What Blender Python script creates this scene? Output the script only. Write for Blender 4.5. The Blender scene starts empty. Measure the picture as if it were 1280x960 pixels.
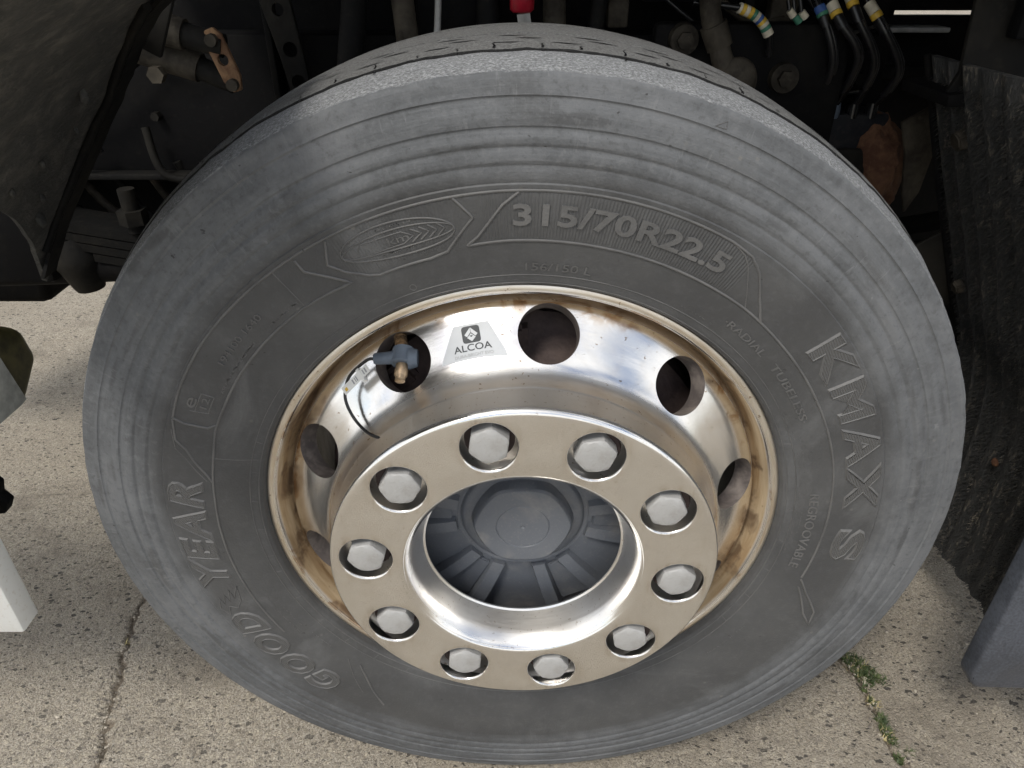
import bpy, bmesh, math, random
import numpy as np
from mathutils import Vector, Matrix, noise as mnoise
R = math.radians
random.seed(7); rng = np.random.default_rng(7)
scn = bpy.context.scene
COL = scn.collection

# ------------------------------------------------------------------ camera, sky, sun, exposure
cd = bpy.data.cameras.new('camera'); cam = bpy.data.objects.new('camera', cd); COL.objects.link(cam)
cam.location = (-0.0125, -0.7712, 1.0868)
cam.rotation_euler = (R(90 - 31.717), 0, 0)
cd.sensor_fit = 'HORIZONTAL'; cd.sensor_width = 36.0; cd.lens = 36.0 * 894.58 / 1280
cd.clip_start = 0.02; cd.clip_end = 2000
scn.camera = cam
SUN_EL, SUN_AZ = 54.0, 213.0           # azimuth clockwise from +Y: front left of the wheel
sd = bpy.data.lights.new('sun', 'SUN'); sun = bpy.data.objects.new('sun', sd); COL.objects.link(sun)
sd.energy = 1.5; sd.angle = R(14); sd.color = (1.0, 0.95, 0.87)
to_sun = Vector((math.sin(R(SUN_AZ)) * math.cos(R(SUN_EL)), math.cos(R(SUN_AZ)) * math.cos(R(SUN_EL)), math.sin(R(SUN_EL))))
sun.rotation_euler = to_sun.to_track_quat('Z', 'Y').to_euler()
sun.location = to_sun * 30
world = bpy.data.worlds.new('World'); scn.world = world; world.use_nodes = True
wt = world.node_tree; wt.nodes.clear()
wo = wt.nodes.new('ShaderNodeOutputWorld'); wb = wt.nodes.new('ShaderNodeBackground')
sky = wt.nodes.new('ShaderNodeTexSky'); sky.sky_type = 'NISHITA'; sky.sun_disc = False
sky.sun_elevation = R(SUN_EL); sky.sun_rotation = R(SUN_AZ)
tc = wt.nodes.new('ShaderNodeTexCoord'); mp = wt.nodes.new('ShaderNodeMapping'); mp.inputs['Scale'].default_value = (1, 1, 2.2)
nz = wt.nodes.new('ShaderNodeTexNoise'); nz.inputs['Scale'].default_value = 2.3; nz.inputs['Detail'].default_value = 4
cr = wt.nodes.new('ShaderNodeValToRGB'); cr.color_ramp.elements[0].position = 0.39; cr.color_ramp.elements[1].position = 0.56
mx = wt.nodes.new('ShaderNodeMix'); mx.data_type = 'RGBA'; mx.inputs[7].default_value = (9.0, 8.9, 8.7, 1)
wt.links.new(tc.outputs['Generated'], mp.inputs['Vector']); wt.links.new(mp.outputs[0], nz.inputs['Vector'])
wt.links.new(nz.outputs[0], cr.inputs[0]); wt.links.new(cr.outputs[0], mx.inputs[0])
wt.links.new(sky.outputs[0], mx.inputs[6]); wt.links.new(mx.outputs[2], wb.inputs[0])
wb.inputs[1].default_value = 0.10
wt.links.new(wb.outputs[0], wo.inputs[0])
scn.view_settings.view_transform = 'Standard'; scn.view_settings.look = 'None'
scn.view_settings.gamma = 1; scn.view_settings.exposure = 0.52; scn.view_settings.use_curve_mapping = False
cy = scn.cycles; cy.use_adaptive_sampling = True; cy.adaptive_threshold = .03; cy.max_bounces = 5; cy.diffuse_bounces = 3; cy.glossy_bounces = 4; cy.transmission_bounces = 1
scn.render.resolution_x, scn.render.resolution_y = 1024, 768

# ------------------------------------------------------------------ node helpers
def new_mat(name, base=(.5, .5, .5), rough=.6, metal=0.0):
    m = bpy.data.materials.new(name); m.use_nodes = True
    nt = m.node_tree; b = nt.nodes['Principled BSDF']
    b.inputs['Base Color'].default_value = (*base, 1); b.inputs['Roughness'].default_value = rough; b.inputs['Metallic'].default_value = metal
    return m, nt, b
def setin(nt, sock, v):
    if isinstance(v, bpy.types.NodeSocket): nt.links.new(v, sock)
    elif isinstance(v, (tuple, list)): sock.default_value = (*v, 1) if (len(v) == 3 and sock.type == 'RGBA') else v
    else: sock.default_value = v
def mt(nt, op, a, b=None, c=None, clamp=False):
    n = nt.nodes.new('ShaderNodeMath'); n.operation = op; n.use_clamp = clamp
    setin(nt, n.inputs[0], a)
    if b is not None: setin(nt, n.inputs[1], b)
    if c is not None: setin(nt, n.inputs[2], c)
    return n.outputs[0]
def objco(nt): return nt.nodes.new('ShaderNodeTexCoord').outputs['Object']
def xyz(nt, v):
    n = nt.nodes.new('ShaderNodeSeparateXYZ'); nt.links.new(v, n.inputs[0]); return n.outputs
def comb(nt, x, y, z):
    n = nt.nodes.new('ShaderNodeCombineXYZ')
    for s, v in zip(n.inputs, (x, y, z)): setin(nt, s, v)
    return n.outputs[0]
def scalev(nt, v, s):
    n = nt.nodes.new('ShaderNodeMapping'); nt.links.new(v, n.inputs[0]); n.inputs['Scale'].default_value = s; return n.outputs[0]
def noise(nt, v, scale, detail=4, rough=.55, dist=0):
    n = nt.nodes.new('ShaderNodeTexNoise'); nt.links.new(v, n.inputs['Vector'])
    n.inputs['Scale'].default_value = scale; n.inputs['Detail'].default_value = detail
    n.inputs['Roughness'].default_value = rough; n.inputs['Distortion'].default_value = dist
    return n.outputs[0]
def voro(nt, v, scale, feature='F1', out=0, rnd=1.0):
    n = nt.nodes.new('ShaderNodeTexVoronoi'); n.feature = feature; nt.links.new(v, n.inputs['Vector'])
    n.inputs['Scale'].default_value = scale; n.inputs['Randomness'].default_value = rnd
    return n.outputs[out]
def mr(nt, v, a, b, c=0.0, d=1.0, smooth=True):
    n = nt.nodes.new('ShaderNodeMapRange'); n.interpolation_type = 'SMOOTHSTEP' if smooth else 'LINEAR'
    setin(nt, n.inputs[0], v)
    for i, t in enumerate((a, b, c, d)): n.inputs[i + 1].default_value = t
    return n.outputs[0]
def mix(nt, f, a, b, mode='MIX'):
    n = nt.nodes.new('ShaderNodeMix'); n.data_type = 'RGBA'; n.blend_type = mode
    setin(nt, n.inputs[0], f); setin(nt, n.inputs[6], a); setin(nt, n.inputs[7], b); return n.outputs[2]
def mixf(nt, f, a, b):
    n = nt.nodes.new('ShaderNodeMix'); setin(nt, n.inputs[0], f); setin(nt, n.inputs[2], a); setin(nt, n.inputs[3], b); return n.outputs[0]
def bump(nt, b, h, strength=.5, dist=.002, prev=None):
    n = nt.nodes.new('ShaderNodeBump'); n.inputs['Strength'].default_value = strength; n.inputs['Distance'].default_value = dist
    nt.links.new(h, n.inputs['Height'])
    if prev is not None: nt.links.new(prev, n.inputs['Normal'])
    nt.links.new(n.outputs[0], b.inputs['Normal']); return n.outputs[0]
def polar(nt):
    o = xyz(nt, objco(nt))
    r = mt(nt, 'SQRT', mt(nt, 'ADD', mt(nt, 'MULTIPLY', o[0], o[0]), mt(nt, 'MULTIPLY', o[2], o[2])))
    return r, mt(nt, 'ARCTAN2', o[0], o[2]), o[1]

# ------------------------------------------------------------------ mesh helpers
def mesh_obj(name, verts, faces, mat=None, parent=None, loc=(0, 0, 0), smooth=None, rot=(0, 0, 0)):
    me = bpy.data.meshes.new(name); me.from_pydata([tuple(v) for v in verts], [], faces); me.update()
    return link(name, me, mat, parent, loc, smooth, rot)
def link(name, me, mat=None, parent=None, loc=(0, 0, 0), smooth=None, rot=(0, 0, 0)):
    o = bpy.data.objects.new(name, me); COL.objects.link(o)
    if mat:
        me.materials.clear(); me.materials.append(mat)
    o.parent = parent; o.location = loc; o.rotation_euler = rot
    if smooth is not None:
        me.polygons.foreach_set('use_smooth', [True] * len(me.polygons)); me.set_sharp_from_angle(angle=R(smooth))
    return o
def bm_obj(name, bm, mat, parent=None, loc=(0, 0, 0), smooth=None, rot=(0, 0, 0)):
    bmesh.ops.recalc_face_normals(bm, faces=bm.faces[:])
    me = bpy.data.meshes.new(name); bm.to_mesh(me); bm.free(); return link(name, me, mat, parent, loc, smooth, rot)
def tag(o, label, cat, group=None, kind=None):
    o['label'] = label
    if cat: o['category'] = cat
    if group: o['group'] = group
    if kind: o['kind'] = kind
    return o
def empty(name, loc, label, cat, group=None):
    o = bpy.data.objects.new(name, None); o.empty_display_size = .05; COL.objects.link(o); o.location = loc
    return tag(o, label, cat, group)
def lathe_data(prof, seg, closed=False):
    """profile of (radius, y); the axis is Y, angle runs clockwise from the top seen from -Y"""
    n = len(prof); V = []; F = []
    for i in range(seg):
        a = 2 * math.pi * i / seg; s, c = math.sin(a), math.cos(a)
        V += [(r * s, y, r * c) for r, y in prof]
    for i in range(seg):
        j = (i + 1) % seg
        for k in range(n if closed else n - 1):
            l = (k + 1) % n
            F.append((i * n + k, i * n + l, j * n + l, j * n + k))
    return V, F
def smooth_prof(p, step=.003):
    """Catmull-Rom through the points"""
    out = []
    for i in range(len(p) - 1):
        p0 = Vector(p[max(i - 1, 0)]); p1 = Vector(p[i]); p2 = Vector(p[i + 1]); p3 = Vector(p[min(i + 2, len(p) - 1)])
        m = max(1, int((p2 - p1).length / step))
        for k in range(m):
            t = k / m
            q = .5 * ((2 * p1) + (-p0 + p2) * t + (2 * p0 - 5 * p1 + 4 * p2 - p3) * t * t + (-p0 + 3 * p1 - 3 * p2 + p3) * t ** 3)
            out.append(tuple(q))
    out.append(tuple(p[-1])); return out
def tube_data(pts, rad, sides=8, cap=True):
    pts = [Vector(p) for p in pts]; n = len(pts); V = []; F = []
    rads = rad if isinstance(rad, (list, tuple)) else [rad] * n
    ref = Vector((0, 0, 1)); prev = None
    for i, p in enumerate(pts):
        t = (pts[min(i + 1, n - 1)] - pts[max(i - 1, 0)]).normalized()
        if prev is None:
            u = t.cross(ref if abs(t.z) < .9 else Vector((1, 0, 0))).normalized()
        else:
            u = (prev - t * prev.dot(t)).normalized()
        prev = u; w = t.cross(u)
        for k in range(sides):
            a = 2 * math.pi * k / sides; V.append(p + (u * math.cos(a) + w * math.sin(a)) * rads[i])
    for i in range(n - 1):
        for k in range(sides):
            l = (k + 1) % sides; F.append((i * sides + k, i * sides + l, (i + 1) * sides + l, (i + 1) * sides + k))
    if cap:
        F.append(tuple(range(sides - 1, -1, -1))); F.append(tuple((n - 1) * sides + k for k in range(sides)))
    return V, F
def spline(pts, per=8):
    p = [Vector(q) for q in pts]; out = []
    for i in range(len(p) - 1):
        p0, p1, p2, p3 = p[max(i - 1, 0)], p[i], p[i + 1], p[min(i + 2, len(p) - 1)]
        for k in range(per):
            t = k / per
            out.append(.5 * ((2 * p1) + (-p0 + p2) * t + (2 * p0 - 5 * p1 + 4 * p2 - p3) * t * t + (-p0 + 3 * p1 - 3 * p2 + p3) * t ** 3))
    out.append(p[-1]); return out
def tube(name, pts, rad, mat, parent=None, sides=10, per=8, loc=(0, 0, 0)):
    P = spline(pts, per) if per else pts
    if isinstance(rad, (list, tuple)): rad = list(np.interp(np.linspace(0, 1, len(P)), np.linspace(0, 1, len(rad)), rad))
    V, F = tube_data(P, rad, sides); return mesh_obj(name, V, F, mat, parent, loc, smooth=50)
def box(name, lo, hi, mat, parent=None, bev=.004, seg=2):
    bm = bmesh.new(); bmesh.ops.create_cube(bm, size=1)
    c = [(a + b) / 2 for a, b in zip(lo, hi)]; s = [b - a for a, b in zip(lo, hi)]
    for v in bm.verts: v.co = Vector((c[0] + v.co.x * s[0], c[1] + v.co.y * s[1], c[2] + v.co.z * s[2]))
    if bev: bmesh.ops.bevel(bm, geom=bm.edges[:], offset=bev, segments=seg, affect='EDGES', profile=.5)
    return bm_obj(name, bm, mat, parent, smooth=35)
def plate(name, poly, y0, y1, mat, parent=None, bev=.002, holes=()):
    """polygon in (x, z) extruded from y0 to y1; holes are (x, z, radius) cut through"""
    bm = bmesh.new(); vs = [bm.verts.new((x, y0, z)) for x, z in poly]; f = bm.faces.new(vs)
    g = bmesh.ops.extrude_face_region(bm, geom=[f])
    for v in [e for e in g['geom'] if isinstance(e, bmesh.types.BMVert)]: v.co.y = y1
    if bev: bmesh.ops.bevel(bm, geom=bm.edges[:], offset=bev, segments=2, affect='EDGES', profile=.5)
    o = bm_obj(name, bm, mat, parent, smooth=35)
    if holes:
        V = []; F = []
        for x, z, r in holes:
            b = len(V); n = 20
            for yy in (min(y0, y1) - .01, max(y0, y1) + .01):
                V += [(x + r * math.cos(2 * math.pi * k / n), yy, z + r * math.sin(2 * math.pi * k / n)) for k in range(n)]
            F += [(b + k, b + (k + 1) % n, b + n + (k + 1) % n, b + n + k) for k in range(n)]
            F += [tuple(b + n - 1 - k for k in range(n)), tuple(b + n + k for k in range(n))]
        cut(o, V, F)
    return o
def cut(o, V, F, smooth=35, mat=None):
    me = bpy.data.meshes.new('cutter'); me.from_pydata(V, [], F)
    if mat: me.materials.append(mat)
    b = bmesh.new(); b.from_mesh(me); bmesh.ops.recalc_face_normals(b, faces=b.faces[:]); b.to_mesh(me); b.free()
    c = bpy.data.objects.new('cutter', me); COL.objects.link(c); c.matrix_world = o.matrix_world.copy(); c.parent = o.parent; c.location = o.location
    m = o.modifiers.new('cut', 'BOOLEAN'); m.operation = 'DIFFERENCE'; m.solver = 'EXACT'; m.object = c
    if mat: m.material_mode = 'TRANSFER'
    dg = bpy.context.evaluated_depsgraph_get(); dg.update()
    new = bpy.data.meshes.new_from_object(o.evaluated_get(dg)); old = o.data
    o.modifiers.clear(); o.data = new; bpy.data.objects.remove(c)
    new.polygons.foreach_set('use_smooth', [True] * len(new.polygons)); new.set_sharp_from_angle(angle=R(smooth))

# ------------------------------------------------------------------ materials
def tyre_material():
    m, nt, b = new_mat('tyre_rubber', rough=.72)
    r, a, y = polar(nt); co = objco(nt)
    streak = noise(nt, comb(nt, mt(nt, 'MULTIPLY', a, 1.6), mt(nt, 'MULTIPLY', r, 60), y), 1.6, 3, .6)
    cloud = noise(nt, co, 9, 4, .6, .4)
    fine = noise(nt, co, 420, 1, .6)
    outer = mr(nt, mt(nt, 'ADD', r, mt(nt, 'MULTIPLY', mt(nt, 'SUBTRACT', cloud, .5), .05)), .390, .430)                                        # scuffed, dusty outer rings
    base = mix(nt, mr(nt, cloud, .3, .72), (.062, .063, .065), (.086, .087, .088))
    dusty = mix(nt, mr(nt, streak, .36, .68), (.100, .105, .111), (.126, .132, .139))
    dusty = mix(nt, mr(nt, cloud, .44, .68, 0, .7), dusty, (.160, .166, .174))
    col = mix(nt, outer, base, dusty)
    # dark scrubbed smears near the shoulder
    sm = noise(nt, comb(nt, mt(nt, 'MULTIPLY', a, 3.0), mt(nt, 'MULTIPLY', r, 34), 3.3), 1.5, 2, .5)
    col = mix(nt, mt(nt, 'MULTIPLY', mr(nt, sm, .60, .70), mr(nt, r, .405, .43, 0, .6)), col, (.066, .067, .069))
    # pale chips and spots
    ch = noise(nt, co, 75, 2, .5)
    col = mix(nt, mt(nt, 'MULTIPLY', mr(nt, ch, .755, .785), mr(nt, r, .40, .43, 0, .4)), col, (.26, .27, .28))
    chd = noise(nt, scalev(nt, co, (1, 1, 1.7)), 95, 2, .5)
    col = mix(nt, mr(nt, chd, .75, .77, 0, .8), col, (.03, .03, .03))
    pat = noise(nt, co, 5.5, 6, .68, .8)
    col = mix(nt, mr(nt, pat, .50, .66, 0, .40), col, (.160, .164, .168))
    col = mix(nt, mr(nt, pat, .46, .36, 0, .35), col, (.060, .060, .060))
    scf = noise(nt, comb(nt, mt(nt, 'MULTIPLY', a, 42), mt(nt, 'MULTIPLY', r, 14), 7.7), 1.4, 4, .7)
    col = mix(nt, mt(nt, 'MULTIPLY', mr(nt, scf, .60, .72, 0, .4), mr(nt, r, .41, .44)), col, (.21, .215, .22))
    mot = noise(nt, co, 130, 3, .7)
    mo = mr(nt, r, .395, .43, .25, 1)
    col = mix(nt, mt(nt, 'MULTIPLY', mo, mr(nt, mot, .50, .68, 0, .34)), col, (.175, .179, .185)); col = mix(nt, mt(nt, 'MULTIPLY', mo, mr(nt, mot, .46, .32, 0, .34)), col, (.055, .056, .057))
    spl = voro(nt, co, 46, out=0); col = mix(nt, mt(nt, 'MULTIPLY', mr(nt, spl, .13, .05), mr(nt, pat, .50, .60, 0, .5)), col, (.19, .185, .17))
    # worn tread: abraded grey
    tread = mr(nt, mt(nt, 'ADD', r, mt(nt, 'MULTIPLY', mt(nt, 'SUBTRACT', noise(nt, co, 55, 3, .7), .5), .005)), .4903, .4920)
    ab = noise(nt, comb(nt, mt(nt, 'MULTIPLY', a, .9), mt(nt, 'MULTIPLY', y, 3), r), 210, 3, .75)
    tcol = mix(nt, mr(nt, ab, .34, .66), (.13, .135, .14), (.42, .43, .44))
    tcol = mix(nt, mr(nt, fine, .35, .65, 0, .5), tcol, (.17, .175, .18))
    crown = mr(nt, y, -.108, -.104)
    tcol = mix(nt, crown, tcol, mix(nt, mr(nt, fine, .3, .7), (.115, .115, .112), (.195, .195, .19)))
    gj = mt(nt, 'ADD', y, mt(nt, 'MULTIPLY', mt(nt, 'SUBTRACT', noise(nt, comb(nt, mt(nt, 'MULTIPLY', a, 60), 0, 0), 1.5, 2), .5), .0016))
    gap = mt(nt, 'MULTIPLY', mr(nt, gj, -.1071, -.1064), mr(nt, gj, -.1033, -.1040))     # unworn black rubber inside the groove
    tcol = mix(nt, gap, tcol, (.012, .012, .012))
    col = mix(nt, tread, col, tcol)
    nt.links.new(col, b.inputs['Base Color'])
    nt.links.new(mixf(nt, outer, .50, .74), b.inputs['Roughness'])
    b.inputs['Specular IOR Level'].default_value = .38
    # relief: fine grain, radial hatching inside the size panel, abraded shoulder
    deg = mt(nt, 'MULTIPLY', a, 57.29578)
    inpan = mt(nt, 'MULTIPLY', mt(nt, 'MULTIPLY', mr(nt, deg, -7, -5), mr(nt, deg, 33, 32)), mt(nt, 'MULTIPLY', mr(nt, r, .352, .354), mr(nt, r, .396, .394)))
    inhex = mt(nt, 'MULTIPLY', mt(nt, 'MULTIPLY', mr(nt, deg, -27.5, -27), mr(nt, deg, -8.5, -9)), mt(nt, 'MULTIPLY', mr(nt, r, .350, .352), mr(nt, r, .396, .394)))
    hatch = mt(nt, 'MULTIPLY', mt(nt, 'ADD', inpan, mt(nt, 'MULTIPLY', inhex, .55)), mt(nt, 'SINE', mt(nt, 'MULTIPLY', a, 780)))
    hatch = mt(nt, 'MULTIPLY', hatch, mt(nt, 'ADD', noise(nt, comb(nt, mt(nt, 'MULTIPLY', a, 30), r, 0), 6, 2), .2))
    h = mt(nt, 'ADD', mt(nt, 'MULTIPLY', fine, .35), mt(nt, 'MULTIPLY', hatch, .25))
    h = mt(nt, 'ADD', h, mt(nt, 'MULTIPLY', mt(nt, 'MULTIPLY', ab, tread), 2.4))
    h = mt(nt, 'ADD', h, mt(nt, 'MULTIPLY', mt(nt, 'MULTIPLY', streak, outer), 1.2))
    bump(nt, b, h, .8, .0014)
    return m
def letter_material():
    m, nt, b = new_mat('moulded_rubber', (.1, .1, .1), .55)
    co = objco(nt); c = noise(nt, co, 30, 4)
    nt.links.new(mix(nt, mr(nt, c, .3, .7), (.095, .095, .095), (.135, .134, .132)), b.inputs['Base Color'])
    bump(nt, b, noise(nt, co, 420, 2), .5, .001); return m
def hatch_material():
    m, nt, b = new_mat('hatched_rubber', (.098, .098, .097), .6)
    o = xyz(nt, objco(nt)); s = mt(nt, 'SINE', mt(nt, 'MULTIPLY', mt(nt, 'ADD', o[0], mt(nt, 'MULTIPLY', o[2], .55)), 2300))
    bump(nt, b, s, .6, .0007); return m
def alloy_material():
    m, nt, b = new_mat('polished_alloy', (.86, .85, .83), .12, 1)
    r, a, y = polar(nt); co = objco(nt)
    n1 = noise(nt, comb(nt, mt(nt, 'MULTIPLY', a, 1.2), mt(nt, 'MULTIPLY', r, 26), mt(nt, 'MULTIPLY', y, 26)), 2.4, 3, .65)
    n2 = noise(nt, co, 17, 4, .65, .6); n3 = noise(nt, co, 160, 2, .6)
    gut = mt(nt, 'MULTIPLY', mr(nt, r, .2715, .2765), mr(nt, r, .2900, .2865))
    gut = mt(nt, 'MULTIPLY', gut, mr(nt, y, -.1335, -.127))
    brown = mix(nt, mr(nt, n1, .30, .70), (.40, .275, .15), (.62, .50, .335))
    brown = mix(nt, mr(nt, n2, .53, .68, 0, .75), brown, (.14, .085, .05))
    film = mr(nt, n2, .46, .75, 0, .30)
    pol = mix(nt, film, (.88, .87, .86), (.62, .55, .45))
    # rust-brown weeping beside the vent holes and faint speckle
    edge = mt(nt, 'MULTIPLY', mr(nt, r, .257, .272), mr(nt, n2, .52, .62, 0, .7))
    pol = mix(nt, edge, pol, (.42, .25, .11))
    lip = mr(nt, r, .2895, .2915)
    pol = mix(nt, lip, pol, mix(nt, mr(nt, n1, .35, .7), (.86, .82, .75), (.70, .61, .49)))
    sp = mr(nt, n3, .69, .72, 0, .7)
    col = mix(nt, gut, pol, brown); col = mix(nt, sp, col, (.30, .20, .11))
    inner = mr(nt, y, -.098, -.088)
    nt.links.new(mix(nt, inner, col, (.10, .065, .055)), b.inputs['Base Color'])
    nt.links.new(mixf(nt, gut, mixf(nt, lip, mixf(nt, mr(nt, y, -.152, -.165), mr(nt, n1, .3, .7, .15, .23), .30), .36), .6), b.inputs['Roughness'])
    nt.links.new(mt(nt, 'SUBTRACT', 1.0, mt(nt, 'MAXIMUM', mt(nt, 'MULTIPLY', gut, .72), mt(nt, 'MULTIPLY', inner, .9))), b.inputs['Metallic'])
    bump(nt, b, mt(nt, 'ADD', n1, mt(nt, 'MULTIPLY', n3, .2)), .10, .0015)
    return m
def ring_material():
    m, nt, b = new_mat('satin_steel', (.80, .765, .715), .3, 1)
    r, a, y = polar(nt); co = objco(nt)
    sw = noise(nt, comb(nt, mt(nt, 'MULTIPLY', a, 2.0), mt(nt, 'MULTIPLY', r, 500), mt(nt, 'MULTIPLY', y, 300)), 1.0, 3, .6)
    cl = noise(nt, co, 14, 5, .6)
    wall = mr(nt, y, -.2155, -.2120)
    col = mix(nt, mr(nt, cl, .35, .7), (.94, .93, .915), (.86, .84, .81))
    u = mt(nt, 'MULTIPLY', mt(nt, 'SUBTRACT', mt(nt, 'WRAP', mt(nt, 'SUBTRACT', mt(nt, 'MULTIPLY', a, 57.29578), -11.8), 18.0, -18.0), 0.0), .002967)
    v = mt(nt, 'SUBTRACT', r, .170); dd = mt(nt, 'SQRT', mt(nt, 'ADD', mt(nt, 'MULTIPLY', u, u), mt(nt, 'MULTIPLY', v, v)))
    o3 = xyz(nt, co); run = noise(nt, comb(nt, mt(nt, 'MULTIPLY', o3[0], 120), 0, mt(nt, 'MULTIPLY', o3[2], 9)), 1.0, 4, .65)
    gm = mt(nt, 'MULTIPLY', mr(nt, dd, .0400, .0300), mr(nt, run, .45, .70, .1, .45))
    col = mix(nt, gm, col, (.50, .42, .32)); col = mix(nt, mr(nt, run, .56, .78, 0, .12), col, (.56, .48, .38))
    scr = noise(nt, scalev(nt, co, (30, 1, 260)), 1.0, 2, .5); col = mix(nt, mr(nt, scr, .69, .72, 0, .10), col, (.98, .97, .95))
    col = mix(nt, mr(nt, noise(nt, co, 260, 2), .66, .70, 0, .45), col, (.45, .38, .30))
    nt.links.new(col, b.inputs['Base Color'])
    nt.links.new(mixf(nt, wall, mr(nt, cl, .3, .7, .13, .22), .30), b.inputs['Roughness'])
    bump(nt, b, sw, .16, .0006); return m
def dirty(name, dark, dust, rough=.8, scale=14, amt=(.45, .75), bs=.6, metal=0, grain=90):
    m, nt, b = new_mat(name, dark, rough, metal); co = objco(nt)
    n = noise(nt, co, scale, 4, .65, .3); g = noise(nt, co, grain, 2, .65)
    c = mix(nt, mr(nt, n, *amt), dark, dust); c = mix(nt, mr(nt, g, .55, .75, 0, .5), c, dust)
    b.inputs['Specular IOR Level'].default_value = .15 if max(dark) < .03 else .5
    nt.links.new(c, b.inputs['Base Color']); bump(nt, b, mt(nt, 'ADD', n, mt(nt, 'MULTIPLY', g, .6)), bs, .004); return m
def pavement_material():
    m, nt, b = new_mat('exposed_aggregate_concrete', rough=.9); co = objco(nt)
    at = nt.nodes.new('ShaderNodeAttribute'); at.attribute_name = 'stone'; dk = at.outputs['Fac']
    ac = nt.nodes.new('ShaderNodeAttribute'); ac.attribute_name = 'crack'; ck = ac.outputs['Fac']
    big = noise(nt, co, 2.3, 3, .6); mid = noise(nt, co, 26, 3, .7); fine = noise(nt, co, 330, 2, .7); sand = noise(nt, co, 900, 1, .6)
    v1 = voro(nt, co, 210, out=1); vd = voro(nt, co, 210, 'DISTANCE_TO_EDGE', 0)
    hue = xyz(nt, v1)
    c = mix(nt, mr(nt, fine, .32, .68), (.25, .217, .172), (.52, .470, .392))
    st = mix(nt, hue[1], (.28, .245, .19), (.62, .55, .43))
    c = mix(nt, mt(nt, 'MULTIPLY', mr(nt, hue[0], .50, .55), mr(nt, vd, .04, .12, 0, .65)), c, st)
    c = mix(nt, mt(nt, 'MULTIPLY', mr(nt, hue[2], .90, .92), mr(nt, vd, .03, .1, 0, .6)), c, (.13, .115, .10))
    c = mix(nt, mr(nt, mid, .4, .75, 0, .35), c, (.32, .28, .22))
    c = mix(nt, mr(nt, big, .42, .70, 0, .40), c, (.30, .26, .20))
    c = mix(nt, mr(nt, sand, .35, .25, 0, .5), c, (.20, .17, .14))
    wob = nt.nodes.new('ShaderNodeTexNoise'); nt.links.new(co, wob.inputs['Vector']); wob.inputs['Scale'].default_value = 150; wob.inputs['Detail'].default_value = 2
    va = nt.nodes.new('ShaderNodeVectorMath'); va.operation = 'MULTIPLY_ADD'; nt.links.new(wob.outputs['Color'], va.inputs[0]); va.inputs[1].default_value = (.008, .008, 0); nt.links.new(co, va.inputs[2])
    chip = None
    for sc, lo, keep, rot in ((58, .15, .20, .7), (110, .15, .30, -.4), (34, .08, .50, .3)):
        mp_ = nt.nodes.new('ShaderNodeMapping'); nt.links.new(va.outputs[0], mp_.inputs[0]); mp_.inputs['Rotation'].default_value = (0, 0, rot); mp_.inputs['Scale'].default_value = (1, 1.75, .01)
        n_ = nt.nodes.new('ShaderNodeTexVoronoi'); nt.links.new(mp_.outputs[0], n_.inputs['Vector']); n_.inputs['Scale'].default_value = sc
        h_ = xyz(nt, n_.outputs[1]); rad_ = mt(nt, 'ADD', mt(nt, 'MULTIPLY', h_[1], .20), lo)
        e_ = mt(nt, 'MULTIPLY', mr(nt, mt(nt, 'SUBTRACT', rad_, n_.outputs[0]), 0, .06), mt(nt, 'MULTIPLY', mr(nt, h_[0], keep, keep + .01), mr(nt, h_[2], .05, .8, .25, 1)))
        chip = e_ if chip is None else mt(nt, 'MAXIMUM', chip, e_)
    dens = mr(nt, big, .30, .62, .55, 1)
    chip = mt(nt, 'MULTIPLY', chip, dens)
    c = mix(nt, mt(nt, 'MULTIPLY', chip, .92), c, mix(nt, fine, (.030, .029, .028), (.095, .085, .073)))
    c = mix(nt, mt(nt, 'MULTIPLY', dk, .25, clamp=True), c, (.12, .105, .085))
    c = mix(nt, mt(nt, 'MULTIPLY', ck, .7, clamp=True), c, (.17, .135, .10))
    stain = noise(nt, scalev(nt, co, (1, 1.6, 1)), 4.2, 5, .62, .6)
    c = mix(nt, mr(nt, stain, .54, .70, 0, .45), c, (.17, .145, .115))
    nt.links.new(c, b.inputs['Base Color'])
    h = mt(nt, 'ADD', mt(nt, 'MULTIPLY', fine, .8), mt(nt, 'SUBTRACT', mt(nt, 'MULTIPLY', mr(nt, vd, 0, .12), .22), mt(nt, 'MULTIPLY', chip, .7)))
    bump(nt, b, h, .9, .004); return m
def flap_material():
    m, nt, b = new_mat('bristled_black_plastic', (.012, .013, .014), .7); co = objco(nt)
    o = xyz(nt, co)
    d = noise(nt, co, 8, 5, .65); s = noise(nt, scalev(nt, co, (1, 1, .25)), 120, 4, .75)
    c = mix(nt, mt(nt, 'MULTIPLY', mr(nt, s, .52, .66), mr(nt, d, .38, .72, .2, .85)), (.034, .035, .035), (.30, .265, .21))
    nt.links.new(c, b.inputs['Base Color'])
    bump(nt, b, s, 1, .006); return m
def plain(name, col, rough=.5, metal=0, var=.12, bs=.15, scale=60):
    m, nt, b = new_mat(name, col, rough, metal); co = objco(nt); n = noise(nt, co, scale, 4, .6); n2 = noise(nt, co, 9, 4, .6)
    k = tuple(max(0, c * (1 - 2.2 * var)) for c in col); l = tuple(min(1, c * (1 + var)) for c in col)
    nt.links.new(mix(nt, mr(nt, mt(nt, 'ADD', mt(nt, 'MULTIPLY', n, .5), mt(nt, 'MULTIPLY', n2, .5)), .36, .62), k, l), b.inputs['Base Color'])
    nt.links.new(mr(nt, n2, .3, .7, max(.03, rough - .08), min(1, rough + .1)), b.inputs['Roughness'])
    bump(nt, b, n, bs, .001); return m
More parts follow.
